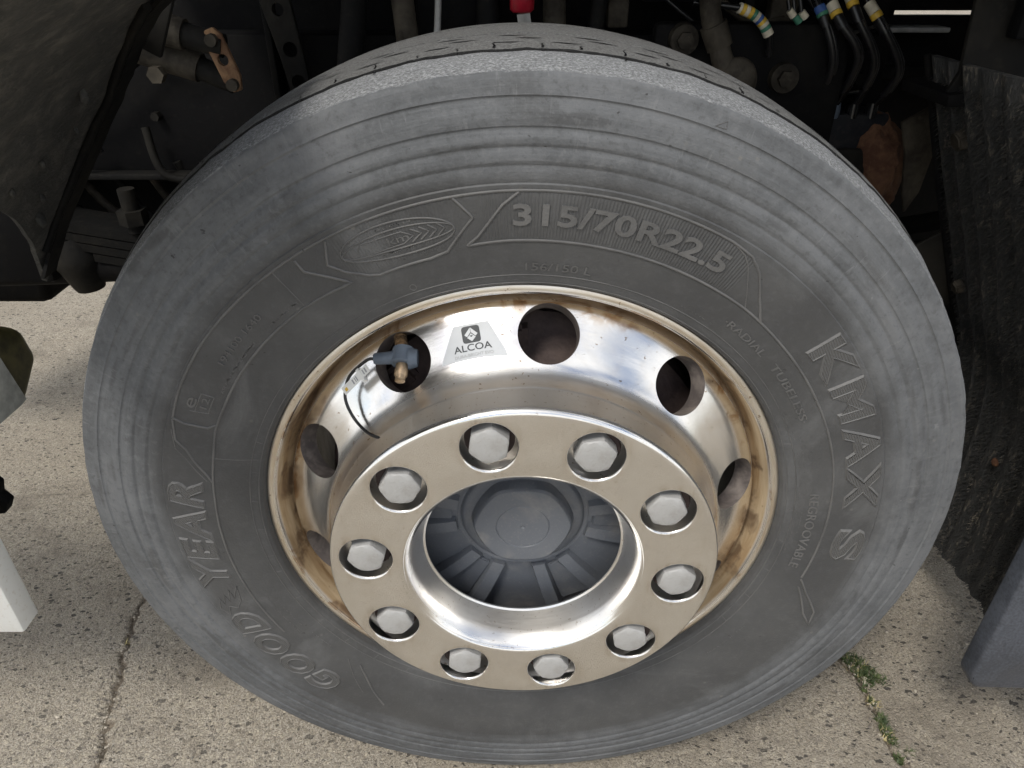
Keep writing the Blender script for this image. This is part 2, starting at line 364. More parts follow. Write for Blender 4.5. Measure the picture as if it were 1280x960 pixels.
M = dict(
    tyre=tyre_material(), letter=letter_material(), hatch=hatch_material(), alloy=alloy_material(), ring=ring_material(),
    nut=dirty('galvanised_nut', (.40, .40, .395), (.31, .30, .285), .5, 30, (.45, .8), .15, 0, 300),
    hub=dirty('dark_blue_grey_plastic', (.125, .137, .158), (.21, .21, .21), .45, 20, (.50, .80), .10, 0, 300),
    black=dirty('black_dusty_metal', (.0035, .0035, .004), (.012, .011, .0095), .75, 9, (.45, .8), .3),
    dark=dirty('dark_frame_paint', (.006, .006, .006), (.022, .020, .016), .7, 7, (.4, .75), .3),
    liner=dirty('muddy_plastic_liner', (.042, .042, .039), (.12, .113, .098), .85, 34, (.40, .85), .8, 0, 110),
    rust=dirty('rusted_steel', (.11, .052, .026), (.27, .16, .08), .85, 30, (.35, .7), .7),
    rustcast=dirty('rusty_casting', (.065, .026, .012), (.15, .075, .038), .9, 28, (.35, .75), .9),
    pipe=dirty('dusty_pipe', (.022, .019, .015), (.075, .065, .05), .7, 16, (.35, .7), .4),
    hose=plain('black_hose_rubber', (.012, .012, .013), .28, 0, .2),
    bore=dirty('grimy_hole_wall', (.10, .085, .08), (.22, .19, .17), .6, 40, (.4, .7), .3),
    manifold=dirty('manifold_plastic', (.014, .015, .018), (.032, .031, .030), .5, 30, (.4, .8), .2),
    drum=dirty('brown_brake_drum', (.055, .038, .036), (.11, .08, .07), .7, 22, (.4, .7), .4),
    white=dirty('white_paint', (.78, .79, .77), (.60, .57, .50), .35, 11, (.52, .85), .03, 0, 160), grey=plain('grey_plastic_panel', (.072, .080, .098), .45, 0, .18, .3, 260),
    olive=plain('olive_tank_shade', (.085, .075, .028), .35, 0, .3, .1), pale=plain('pale_tank_face', (.42, .43, .40), .5, 0, .15, .1),  # olive colour stands for shade and reflection on the tank's side
    brass=plain('brass', (.46, .34, .22), .42, .85, .25, .2, 200), bluegrey=plain('blue_grey_sensor_plastic', (.09, .115, .15), .5, 0, .12, .1),
    tagw=plain('white_label', (.75, .75, .72), .5, 0, .05, .02), silver=plain('silver_sticker', (.50, .52, .54), .45, .1, .03, .02), ink=plain('black_ink', (.045, .05, .055), .5, 0, .05, .02),
    greyink=plain('grey_ink', (.30, .31, .32), .5, 0, .05, .02),
    red=plain('red_fitting', (.42, .012, .03), .4), yellow=plain('yellow_tape', (.65, .42, .05), .5), cream=plain('cream_tape', (.62, .57, .45), .5),
    green=plain('green_tape', (.05, .20, .13), .5), blue=plain('blue_tape', (.04, .10, .30), .5), flap=flap_material(), ground=pavement_material(),
    rail=plain('pale_metal_rail', (.45, .45, .43), .5, .2), body=plain('truck_body_paint', (.70, .71, .70), .4, 0, .03, .03))
lm, lnt, lb = new_mat('grass_blade', rough=.55); g_ = noise(lnt, objco(lnt), 70, 3)
lnt.links.new(mix(lnt, mr(lnt, g_, .35, .65), (.034, .058, .018), (.110, .140, .052)), lb.inputs['Base Color']); lb.inputs['Subsurface Weight'].default_value = 0
M['grass'] = lm
dm, dnt, db_ = new_mat('dry_grass', (.42, .36, .18), .7); M['dry'] = dm
pm, pnt, pb = new_mat('pebble', rough=.85); oi = pnt.nodes.new('ShaderNodeObjectInfo')
pn = noise(pnt, objco(pnt), 45, 2)
pnt.links.new(mix(pnt, mr(pnt, pn, .38, .62), (.16, .14, .12), (.50, .45, .37)), pb.inputs['Base Color']); M['pebble'] = pm

# ------------------------------------------------------------------ pavement (one sheet out to the horizon)
def axis(lo, hi, step, far):
    mid = np.arange(lo, hi + 1e-9, step); out = []; d = step
    x = hi
    while x < far: d *= 1.35; x += d; out.append(x)
    left = []; d = step; x = lo
    while x > -far: d *= 1.35; x -= d; left.append(x)
    return np.array(left[::-1] + list(mid) + out)
def polydist(px, py, pts):
    best = np.full(px.shape, 9.0); along = np.zeros(px.shape); L = 0
    for (x0, y0), (x1, y1) in zip(pts[:-1], pts[1:]):
        dx, dy = x1 - x0, y1 - y0; l2 = dx * dx + dy * dy
        t = np.clip(((px - x0) * dx + (py - y0) * dy) / l2, 0, 1)
        d = np.hypot(px - x0 - t * dx, py - y0 - t * dy); k = d < best
        along[k] = (L + t * math.sqrt(l2))[k]; best = np.minimum(best, d); L += math.sqrt(l2)
    return best, along
def jitter(pts, n, amp, seed):
    rr = np.random.default_rng(seed); out = []
    for a, b in zip(pts[:-1], pts[1:]):
        for k in range(n):
            t = k / n; out.append((a[0] + (b[0] - a[0]) * t + rr.normal(0, amp), a[1] + (b[1] - a[1]) * t + rr.normal(0, amp)))
    out.append(pts[-1]); return out
CRACK = jitter([(-.735, .30), (-.728, .194), (-.728, .142), (-.715, .096), (-.699, .045), (-.693, -.003), (-.683, -.033), (-.669, -.09), (-.658, -.142), (-.63, -.40), (-.55, -.9)], 5, .0035, 3)
JOINT = jitter([(.56, .25), (.577, .07), (.590, .02), (.592, -.062), (.590, -.136), (.60, -.4), (.64, -1.0)], 6, .004, 4)
def build_ground():
    STEP = .0031
    xs = axis(-1.45, 1.15, STEP, 160); ys = axis(-.42, 1.30, STEP, 160)
    X, Y = np.meshgrid(xs, ys); Z = np.zeros_like(X); S = np.zeros_like(X); K = np.zeros_like(X)
    fine = (X > -1.5) & (X < 1.2) & (Y > -.45) & (Y < 1.32)
    # broad unevenness
    for k in range(14):
        w = rng.uniform(4, 40); th = rng.uniform(0, 6.28); ph = rng.uniform(0, 6.28)
        Z += np.where(fine, .012 / w * np.sin(w * (X * math.cos(th) + Y * math.sin(th)) + ph), 0)
    Z += np.where(fine, rng.normal(0, .00035, X.shape), 0)
    ix0 = int(np.searchsorted(xs, -1.45)); iy0 = int(np.searchsorted(ys, -.42))
    # dark chips set in the surface, and open pits
    for k in range(5000):
        cx = rng.uniform(-1.42, 1.12); cy = rng.uniform(-.40, .95); a = rng.uniform(.0020, .0050) * (1.35 if rng.random() < .1 else 1); e = rng.uniform(.45, .9)
        th = rng.normal(.6, .8); i = int((cx + 1.45) / STEP) + ix0; j = int((cy + .42) / STEP) + iy0
        sl = (slice(j - 4, j + 5), slice(i - 4, i + 5)); dx = X[sl] - cx; dy = Y[sl] - cy
        u = (dx * math.cos(th) + dy * math.sin(th)) / a; v = (-dx * math.sin(th) + dy * math.cos(th)) / (a * e)
        g = np.clip(1.5 - np.hypot(u, v), 0, 1)
        if rng.random() < .62: S[sl] = np.maximum(S[sl], g * rng.uniform(.6, 1.08)); Z[sl] -= g * rng.uniform(.0006, .0018)
        else: Z[sl] -= g * rng.uniform(.0008, .0022)
    for line, wid, dep, seed in ((CRACK, .0033, .007, 1), (JOINT, .0038, .006, 2)):
        d, al = polydist(X, Y, line)
        ww = wid * (.55 + .9 * np.abs(np.sin(al * 23 + seed)) * np.abs(np.cos(al * 61)) + .25 * np.sin(al * 140))
        g = np.clip(1.6 - d / np.maximum(ww, .0015), 0, 1)
        Z -= g * dep; K = np.maximum(K, g)
        # spalled shoulders
        Z -= np.clip(1 - d / .03, 0, 1) * .0018
    ny, nx = X.shape
    idx = np.arange(nx * ny).reshape(ny, nx)
    F = np.stack([idx[:-1, :-1], idx[:-1, 1:], idx[1:, 1:], idx[1:, :-1]], -1).reshape(-1, 4)
    me = bpy.data.meshes.new('pavement'); V = np.stack([X, Y, Z], -1).reshape(-1, 3)
    me.vertices.add(len(V)); me.vertices.foreach_set('co', V.astype(np.float32).ravel())
    me.loops.add(F.size); me.loops.foreach_set('vertex_index', F.astype(np.int32).ravel())
    me.polygons.add(len(F)); me.polygons.foreach_set('loop_start', np.arange(0, F.size, 4, dtype=np.int32))
    me.polygons.foreach_set('use_smooth', np.ones(len(F), dtype=bool))
    me.update(calc_edges=True)
    for nm, A in (('stone', S), ('crack', K)):
        at = me.attributes.new(nm, 'FLOAT', 'POINT'); at.data.foreach_set('value', A.astype(np.float32).ravel())
    o = link('pavement', me, M['ground']); o['kind'] = 'structure'; o['label'] = 'worn exposed aggregate concrete pavement with a crack'
build_ground()

# ------------------------------------------------------------------ the truck wheel
C = .507
wheel = empty('wheel_assembly', (0, 0, 0), 'large truck wheel with worn grey tyre and polished alloy rim with ten nuts', 'wheel')
WL = (0, 0, C)
side = [(.2900, -.120), (.2985, -.1315), (.3010, -.1385), (.3060, -.1425), (.3120, -.1440), (.33, -.150), (.36, -.155), (.385, -.157), (.398, -.1574)]
side_s = smooth_prof(side, .002)
def step_ring(p, r0, r1, y0, y1, n=5):
    return [(r0 + (r1 - r0) * k / n, y0 + (y1 - y0) * k / n) for k in range(n + 1)]
def groove(r, y, w=.0019, d=.0005):  # narrow moulded line
    return [(r - w, y), (r - w * .35, y + d), (r + w * .35, y + d), (r + w, y - .0004)]
prof = side_s + [(.4003, -.1580), (.4025, -.1583), (.4038, -.1572)]
yy = [(.4185, -.1576), (.4335, -.1564), (.4485, -.1545), (.4720, -.1508)]
last = prof[-1]
for r, y in yy:
    a, b = last, (r - .0016, y)
    for k in range(1, 6):
        t = k / 5; bulge = .0011 * math.sin(math.pi * t)
        prof.append((a[0] + (b[0] - a[0]) * t, a[1] + (b[1] - a[1]) * t - bulge))
    prof += groove(r, y); last = prof[-1]
prof += [(.476, -.1502), (.482, -.1490), (.487, -.1480), (.4900, -.1470), (.4915, -.1450), (.4922, -.1425), (.4945, -.137), (.4970, -.129), (.4990, -.121), (.5003, -.114), (.5010, -.1095),
         (.5012, -.1068), (.4975, -.1064), (.4975, -.1048), (.5030, -.1040), (.5058, -.09), (.5075, -.065), (.5082, -.046), (.5083, -.0445), (.500, -.0435), (.500, -.0375), (.5084, -.0365), (.5092, -.015), (.5094, 0)]
half = prof
full = half + [(r, -y) for r, y in reversed(half[:-1])]
SR = np.array([p[0] for p in half]); SY = np.array([p[1] for p in half]); o_ = np.argsort(SR, kind='stable')
def surf(r): return float(np.interp(r, SR[o_], SY[o_]))
V, F = lathe_data(full, 400)
# worn shoulder and flattened contact patch
VV = []
for x, y, z in V:
    r = math.hypot(x, z); a = math.atan2(x, z)
    if r > .489 and y < -.1:
        w = mnoise.noise(Vector((a * 22, y * 60, 1.7))) * .0011 + mnoise.noise(Vector((a * 90, y * 200, 4))) * .0006
        k = min(1, (r - .489) / .002); x *= 1 + w * k / r; z *= 1 + w * k / r
    if z < -.500:
        sq = max(0, (-.5035 - z)); y *= 1 + .9 * max(0, (-.49 - z))
    if z < -.5065: z = -.5065
    VV.append((x, y, z))
tyre = mesh_obj('tyre', VV, F, M['tyre'], wheel, WL, smooth=38)
tyre['label'] = 'worn grey rubber tyre with moulded sidewall lettering'

# --- moulded lines and lettering on the sidewall (angles in degrees clockwise from the top)
def ridge(name, pts, rad=.0014, closed=False, per=None):
    P = []
    pts = list(pts) + ([pts[0]] if closed else [])
    for (a0, r0), (a1, r1) in zip(pts[:-1], pts[1:]):
        n = max(2, int(max(abs(a1 - a0) / 1.0, abs(r1 - r0) / .004)))
        for k in range(n): t = k / n; P.append((a0 + (a1 - a0) * t, r0 + (r1 - r0) * t))
    P.append(pts[-1])
    V, F = tube_data([(r * math.sin(R(a)), surf(r) + rad * .05, r * math.cos(R(a))) for a, r in P], rad, 7)
    return mesh_obj(name, V, F, M['letter'], tyre, smooth=60)
ridge('moulded_line', [(-3.8, .3972), (13, .3975), (24, .3972), (28, .3968), (31.5, .3943), (33.9, .386), (37, .367), (40.3, .3506)])
ridge('moulded_line', [(28, .3966), (30.5, .392), (31.9, .3857), (34, .370), (36.5, .3520)], .0008)
ridge('moulded_line', [(-8.7, .3494), (-2.3, .3508), (12, .3506), (31, .3509), (36.6, .3515), (46, .3500), (60, .3497), (74, .351), (90, .350), (103, .3490)])
ridge('moulded_line', [(-.9, .396), (-3.1, .3848), (-5.0, .3701), (-6.9, .357), (-8.7, .3494)])
ridge('moulded_line', [(-30.5, .3973), (-36.8, .3975), (-43, .3985), (-52.7, .400), (-61.7, .3998), (-66.4, .398)])
ridge('moulded_line', [(-30.3, .3973), (-20, .3966), (-8.4, .3968), (-3.8, .3972)])
ridge('panel_outline', [(-27.2, .3947), (-29.0, .3745), (-27.4, .3611), (-24.6, .3480), (-23.0, .3443), (-14.6, .3441), (-11.8, .3472), (-7.2, .3755), (-9.4, .3955)])
ridge('moulded_line', [(-32.4, .3935), (-32.4, .3804), (-27.6, .3491), (-36.2, .353), (-45.6, .3540), (-55, .3545), (-61, .3540), (-66.3, .3548), (-72, .352), (-83, .350), (-95, .351), (-108, .352), (-120, .353)])
ridge('moulded_line', [(-36, .3965), (-36.1, .3712), (-36.2, .3545)], .0007)
ridge('moulded_line', [(-66.4, .3985), (-66.8, .3864), (-66.5, .3624), (-65.4, .3555)])
ridge('moulded_line', [(-66.6, .3981), (-70.4, .3919), (-72.0, .3796), (-74.2, .3705), (-76.7, .3580), (-78.5, .351)])
ridge('moulded_line', [(-68.6, .3975), (-72.2, .3905), (-74.0, .3785), (-76.0, .3690), (-78.3, .3570)], .0006)
ridge('moulded_line', [(-72.9, .3515), (-72.4, .3073)], .0005)
ridge('moulded_line', [(103.5, .3495), (106.5, .3650), (110.4, .391), (113.6, .3974), (111.5, .380), (105.5, .3520)])
ridge('moulded_line', [(-139.0, .330), (-142.5, .345), (-146, .362), (-149.6, .378)])
ridge('moulded_line', [(-135.5, .330), (-139.5, .350), (-144, .370)], .0007)
V, F = tube_data([(.3045 * math.sin(R(a)), surf(.3045) + .0002, .3045 * math.cos(R(a))) for a in range(0, 361, 2)], .0007, 6); mesh_obj('bead_line', V, F, M['letter'], tyre, smooth=60)
V, F = tube_data([(.3135 * math.sin(R(a)), surf(.3135) + .0001, .3135 * math.cos(R(a))) for a in range(0, 361, 2)], .0006, 6); mesh_obj('bead_line', V, F, M['letter'], tyre, smooth=60)
for a in list(range(-100, -60, 8)) + list(range(68, 130, 9)) + list(range(-150, -100, 9)): ridge('vent_mark', [(a, .3058), (a + .3, .3128)], .0004)
# logo oval
oc = (-18.3, .3715)
def oval(su, sv, rot=-4):
    P = []
    for k in range(49):
        t = 2 * math.pi * k / 48; u = su * math.cos(t); v = sv * math.sin(t); c, s = math.cos(R(rot)), math.sin(R(rot))
        u, v = u * c - v * s, u * s + v * c; P.append((oc[0] + math.degrees(u / .371), oc[1] + v))
    return P
ridge('logo_oval', oval(.054, .0165), .0009); ridge('logo_oval', oval(.0535, .0095, -2), .0008)

def text_mesh(body, size=1.0, outline=0.0, shear=0.0, offset=0.0, extrude=0.0, space=1.0):
    c = bpy.data.curves.new('t', 'FONT'); c.body = body; c.size = size; c.shear = shear; c.space_character = space; c.resolution_u = 3
    if outline: c.fill_mode = 'NONE'; c.bevel_depth = outline; c.bevel_resolution = 0
    else: c.extrude = extrude
    c.offset = offset
    o = bpy.data.objects.new('t', c); COL.objects.link(o)
    dg = bpy.context.evaluated_depsgraph_get(); dg.update()
    me = bpy.data.meshes.new_from_object(o.evaluated_get(dg)); bpy.data.objects.remove(o); return me
def sidewall_text(name, body, a0, a1, r0, r1, relief=.0008, outline=0, shear=0, offset=0, mat='letter', lift=0.0):
    me = text_mesh(body, 1, outline, shear, offset, .5 if not outline else 0, 1.34 if body == 'KMAX' else 1.22 if body in ('GOOD', 'YEAR') else 1.0)
    bm = bmesh.new(); bm.from_mesh(me)
    ys_ = [v.co.y for v in bm.verts]; xs_ = [v.co.x for v in bm.verts]; y0, y1, x0, x1 = min(ys_), max(ys_), min(xs_), max(xs_)
    for k in range(1, 6):
        bmesh.ops.bisect_plane(bm, geom=bm.verts[:] + bm.edges[:] + bm.faces[:], plane_co=(0, y0 + (y1 - y0) * k / 6, 0), plane_no=(0, 1, 0))
    zs = max(abs(v.co.z) for v in bm.verts) or 1
    for v in bm.verts:
        a = R(a0 + (a1 - a0) * (v.co.x - x0) / (x1 - x0)); r = r0 + (r1 - r0) * (v.co.y - y0) / (y1 - y0)
        v.co = Vector((r * math.sin(a), surf(r) - lift - relief * v.co.z / zs, r * math.cos(a)))
    o = bm_obj(name, bm, M[mat], tyre, smooth=40); return o
sidewall_text('size_lettering', '315/70R22.5', -1.8, 29.4, .3650, .3855, .0013, offset=.024)
sidewall_text('maker_lettering', 'GOOD', -138.5, -111.2, .3600, .4000, .0019, outline=.030, offset=.034, shear=.25)
sidewall_text('maker_lettering', 'GOOD', -138.2, -111.5, .3615, .3985, .0012, shear=.25, offset=.028, mat='hatch')
sidewall_text('maker_lettering', 'YEAR', -103.5, -78.5, .3610, .4000, .0019, outline=.030, offset=.034, shear=.22)
sidewall_text('maker_lettering', 'YEAR', -103.2, -78.8, .3625, .3985, .0012, shear=.22, offset=.028, mat='hatch')
ridge('wing_emblem', [(-111, .3925), (-109, .398), (-106.5, .391), (-108.2, .389), (-106, .383), (-108, .381), (-105.2, .374), (-107.5, .3735), (-104.6, .3620), (-108.5, .3680), (-110, .378), (-109, .386), (-111, .3925)], .0007)
sidewall_text('model_lettering', 'KMAX', 49.5, 85.0, .3630, .4000, .0019, outline=.030, offset=.034)
sidewall_text('model_lettering', 'KMAX', 49.8, 84.7, .3645, .3985, .0012, offset=.028, mat='hatch')
sidewall_text('model_lettering', 'S', 89.5, 97.2, .3630, .4000, .0019, outline=.030, offset=.034)
sidewall_text('model_lettering', 'S', 89.8, 96.9, .3645, .3985, .0012, offset=.028, mat='hatch')
sidewall_text('load_lettering', '156/150 L', 0, 11.0, .3190, .3275, .0008)
sidewall_text('small_lettering', '·RADIAL', 36.0, 46.0, .3270, .3345, .0010)
sidewall_text('small_lettering', 'TUBELESS·', 48.8, 63.5, .3270, .3350, .0010)
sidewall_text('small_lettering', 'REGROOVABLE', 81.4, 101, .3275, .3375, .0010)
sidewall_text('serial_lettering', '194100 1640', -53.5, -42.5, .3715, .3785, .0010)
ridge('approval_mark', [(-64.0, .3840), (-59.8, .3720), (-62.2, .3600), (-66.0, .372), (-64.0, .3840)][:1] + [(-63.9, .379), (-63.5, .366), (-60.0, .366), (-60.2, .379), (-63.9, .379)], .0007)
sidewall_text('approval_mark', 'e', -63.4, -61.4, .3800, .3890, .0008); sidewall_text('approval_mark', '12', -62.8, -60.6, .3690, .3760, .0006)
sidewall_text('logo_lettering', 'km', -19.6, -16.5, .3675, .3745, .0006)
ridge('logo_bar', [(-24.2, .3720), (-24.0, .3655), (-17.5, .3650), (-15.8, .3700), (-17.3, .3765), (-23.5, .3775), (-24.2, .3720)], .0006)
for k in range(4): ridge('logo_chevron', [(-16.2 + 1.25 * k, .3645), (-14.6 + 1.25 * k - .15 * k, .3705), (-16.0 + 1.25 * k, .3765)], .0009)
# unreadable fine print: rows of tiny raised dashes
def fine_print(a0, a1, r, h=.0032):
    V = []; F = []; a = a0; rr = random.Random(int(a0 * 10))
    while a < a1:
        w = rr.uniform(.10, .34)
        if rr.random() < .82:
            for seg in range(rr.choice((1, 2, 2))):
                ra = r + rr.uniform(0, h * .7); rb = min(r + h, ra + rr.uniform(.0008, h)); b = len(V); y = surf(r)
                for q, yv in ((0, y + .0004), (1, y - .0004)):
                    for aa, rv in ((a, ra), (a + w * .6, ra), (a + w * .6, rb), (a, rb)):
                        V.append((rv * math.sin(R(aa)), yv, rv * math.cos(R(aa))))
                F += [(b + 4, b + 5, b + 6, b + 7), (b, b + 1, b + 5, b + 4), (b + 1, b + 2, b + 6, b + 5), (b + 2, b + 3, b + 7, b + 6), (b + 3, b, b + 4, b + 7)]
        a += w
    mesh_obj('fine_print', V, F, M['letter'], tyre)
fine_print(-59, -47, .3595); fine_print(-43, -36.8, .3590); fine_print(-28.5, -22, .3120, .005); fine_print(27, 35, .3190); fine_print(60, 98, .3165); fine_print(66, 92, .3215)
fine_print(-122, -110, .337); fine_print(-121, -111, .329); fine_print(-130, -124, .327); fine_print(120, 133, .332, .005); fine_print(-20.5, -15, .3830, .0022); fine_print(-21.5, -16, .3592, .0022)
ridge('approval_mark', [(-19.4 + .55 * math.cos(t / 10 * 6.283), .3195 + .0035 * math.sin(t / 10 * 6.283)) for t in range(11)], .0005)
# moulded wear triangle under the shoulder, and tread cuts
ridge('wear_mark', [(19.3, .476), (20.5, .4765), (20.3, .4825), (19.3, .476)], .0005)
V = []; F = []
for k in range(46):
    a = R(-90 + k * 4.15 + random.uniform(-.4, .4)); w = random.uniform(.0006, .0016); l = random.uniform(.004, .013) if k % 3 else .018
    for dirn in (-1, 1):
        if dirn < 0 and k % 2: continue
        y0 = -.1062 if dirn < 0 else -.1022; b = len(V)
        for q in range(4):
            yq = y0 + dirn * l * (.45 if dirn < 0 else 1) * q / 3; rq = float(np.interp(yq, [-.121, -.1095, -.102, -.09, -.065], [.4990, .5010, .5036, .5058, .5075])) + .00035
            aq = a + (.004 * (q == 3) + .002 * math.sin(q * 2)); ww = w / rq * (1 - q / 4)
            V += [(rq * math.sin(aq - ww), yq, rq * math.cos(aq - ww)), (rq * math.sin(aq + ww), yq, rq * math.cos(aq + ww))]
        for q in range(3): F.append((b + 2 * q, b + 2 * q + 1, b + 2 * q + 3, b + 2 * q + 2))
for yc, off in ((-.088, 0), (-.070, 3.5), (-.056, 1.2)):     # short slits along the ribs
    for k in range(26):
        a0 = R(-88 + k * 7 + off + random.uniform(-.8, .8)); n = 6; b = len(V); rq = float(np.interp(yc, [-.104, -.09, -.065, -.046], [.5030, .5058, .5075, .5082])) + .0004
        for q in range(n + 1):
            aq = a0 + R(random.uniform(2.6, 3.2)) * q / n; hw = .0019 * math.sin(math.pi * (q + .4) / (n + .8)); yq = yc + .0006 * math.sin(q * 1.3)
            V += [(rq * math.sin(aq), yq - hw, rq * math.cos(aq)), (rq * math.sin(aq), yq + hw, rq * math.cos(aq))]
        for q in range(n): F.append((b + 2 * q, b + 2 * q + 1, b + 2 * q + 3, b + 2 * q + 2))
mesh_obj('tread_cut', V, F, M['hose'], tyre)['kind'] = 'stuff'

# --- rim
rimp = [(.2865, -.090), (.2905, -.118), (.2930, -.1290), (.2960, -.1322), (.2985, -.1325), (.2993, -.1300), (.2990, -.126),                       # lip
        ]
face = [(.2945, -.1338), (.2900, -.1328), (.2872, -.1285), (.2835, -.112), (.2795, -.097), (.2765, -.0925), (.2748, -.0960), (.2742, -.1060), (.2735, -.1125), (.2710, -.1165), (.262, -.1243), (.247, -.1358), (.234, -.1458), (.2245, -.1545), (.2190, -.1620), (.2155, -.1700), (.2132, -.1790), (.2122, -.1835), (.2085, -.1890), (.2060, -.1950), (.2045, -.2005), (.2020, -.2020), (.1900, -.2022), (.130, -.2022), (.1240, -.2000)]
face_s = smooth_prof([(.2975, -.1325)] + face, .0022)
back = [(.1240, -.185), (.190, -.187), (.194, -.180), (.197, -.160), (.2020, -.146), (.2120, -.134), (.232, -.118), (.245, -.108), (.258, -.098), (.263, -.090), (.268, -.080), (.270, .06), (.2780, .10), (.2975, .1325), (.2993, .128), (.288, .10), (.283, .06), (.2835, -.085), (.2925, -.118), (.2990, -.1290)]
V, F = lathe_data(face_s + back, 300, closed=True)
rim = mesh_obj('rim', V, F, M['alloy'], wheel, WL)
HOLE0 = 5.7
nrm = Vector((0, -.78, .63)).normalized(); CV = []; CF = []
for k in range(10):
    a = R(HOLE0 + 36 * k); n = 48; b = len(CV)
    for h in (-.035, .030):
        for q in range(n):
            t = 2 * math.pi * q / n; tang = Vector((1, 0, 0)); up = nrm.cross(tang)
            p = Vector((0, -.1358, .2475)) + (tang * math.cos(t) + up * math.sin(t)) * .0315 + nrm * h
            CV.append((p.x * math.cos(a) + p.z * math.sin(a), p.y, -p.x * math.sin(a) + p.z * math.cos(a)))
    CF += [(b + q, b + (q + 1) % n, b + n + (q + 1) % n, b + n + q) for q in range(n)] + [tuple(b + n - 1 - q for q in range(n)), tuple(b + n + q for q in range(n))]
bpy.context.view_layer.update(); cut(rim, CV, CF, 30, M['bore'])
rim['label'] = 'polished alloy rim with round vent holes and brown stained gutter'

# --- trim ring with ten holes
ro = [(.2126, -.1835), (.2120, -.1850), (.2096, -.2110), (.2088, -.2155), (.2075, -.2177), (.2052, -.2190), (.2030, -.2194), (.190, -.2195), (.160, -.2195), (.1345, -.2195), (.1315, -.2188), (.1295, -.2170), (.1275, -.2125), (.1225, -.1960), (.1180, -.1815), (.1155, -.1745), (.1140, -.1722), (.1122, -.1712), (.1108, -.1722), (.1108, -.1740),
      (.1130, -.1755), (.1155, -.1830), (.1200, -.1975), (.1250, -.2130), (.1290, -.2168), (.160, -.2170), (.200, -.2170), (.2050, -.2160), (.2070, -.2120), (.2104, -.1835)]
V, F = lathe_data(ro, 300, closed=True)
ring = mesh_obj('trim_ring', V, F, M['ring'], wheel, WL)
CV = []; CF = []
for k in range(10):
    a = R(-11.8 + 36 * k); cx, cz = .1700 * math.sin(a), .1700 * math.cos(a); n = 48
    cp = [(.0281, -.205)] + [(.0281 + .0032 * (1 - math.cos(t)), -.2163 - .0033 * math.sin(t)) for t in [R(15 * q) for q in range(7)]] + [(.0316, -.232)]
    b = len(CV)
    for rr_, y in cp: CV += [(cx + rr_ * math.cos(2 * math.pi * q / n), y, cz + rr_ * math.sin(2 * math.pi * q / n)) for q in range(n)]
    for l in range(len(cp) - 1): CF += [(b + l * n + q, b + l * n + (q + 1) % n, b + (l + 1) * n + (q + 1) % n, b + (l + 1) * n + q) for q in range(n)]
    CF += [tuple(b + n - 1 - q for q in range(n)), tuple(b + (len(cp) - 1) * n + q for q in range(n))]
bpy.context.view_layer.update(); cut(ring, CV, CF, 30)
ring['label'] = 'satin steel trim ring with ten round nut openings'

# --- wheel nuts
def nut_mesh():
    bm = bmesh.new(); AF = .0375; rc = AF / math.sqrt(3); N = 36
    def rad(t):
        t = (t % (math.pi / 3)) - math.pi / 6; return min(AF / 2 / math.cos(t), rc * .985)
    prof = [(1.0, 0), (1.0, -.0195), (.985, -.0212), (.90, -.0228), (.72, -.0236), (.45, -.0240), (.18, -.0241)]
    rings = []
    for f, y in prof:
        rg = []
        for q in range(N):
            t = 2 * math.pi * q / N; rr_ = rad(t)
            if f < 1: rr_ = min(rr_, AF / 2 * 1.09 * f / .985) if f > .95 else min(rr_ * .96, AF / 2 * 1.06 * f)
            rg.append(bm.verts.new((rr_ * math.sin(t), y, rr_ * math.cos(t))))
        rings.append(rg)
    for a, b in zip(rings[:-1], rings[1:]):
        for q in range(N): bm.faces.new((a[q], a[(q + 1) % N], b[(q + 1) % N], b[q]))
    bm.faces.new(rings[-1]); bm.faces.new(rings[0][::-1]); bmesh.ops.recalc_face_normals(bm, faces=bm.faces[:])
    me = bpy.data.meshes.new('wheel_nut'); bm.to_mesh(me); bm.free(); me.materials.append(M['nut'])
    me.polygons.foreach_set('use_smooth', [True] * len(me.polygons)); me.set_sharp_from_angle(angle=R(28)); return me
nm = nut_mesh()
V, F = lathe_data([(.0, -.0001), (.0255, -.0001), (.0262, -.0012), (.0262, -.0042), (.0250, -.0052), (.016, -.0054)], 40)
wm = bpy.data.meshes.new('washer'); wm.from_pydata(V, [], F); wm.materials.append(M['drum']); wm.polygons.foreach_set('use_smooth', [True] * len(wm.polygons)); wm.set_sharp_from_angle(angle=R(35))
for k in range(10):
    a = R(-11.8 + 36 * k)
    o = bpy.data.objects.new('wheel_nut', nm); COL.objects.link(o); o.parent = wheel
    o.location = (.1695 * math.sin(a), -.1955, C + .1695 * math.cos(a)); o.rotation_euler = (random.uniform(-.03, .03), R([8, 20, 35, 12, 50, 28, 5, 41, 18, 30][k]), random.uniform(-.03, .03))
    w = bpy.data.objects.new('washer', wm); COL.objects.link(w); w.parent = o; w.location = (0, -.0018, 0)

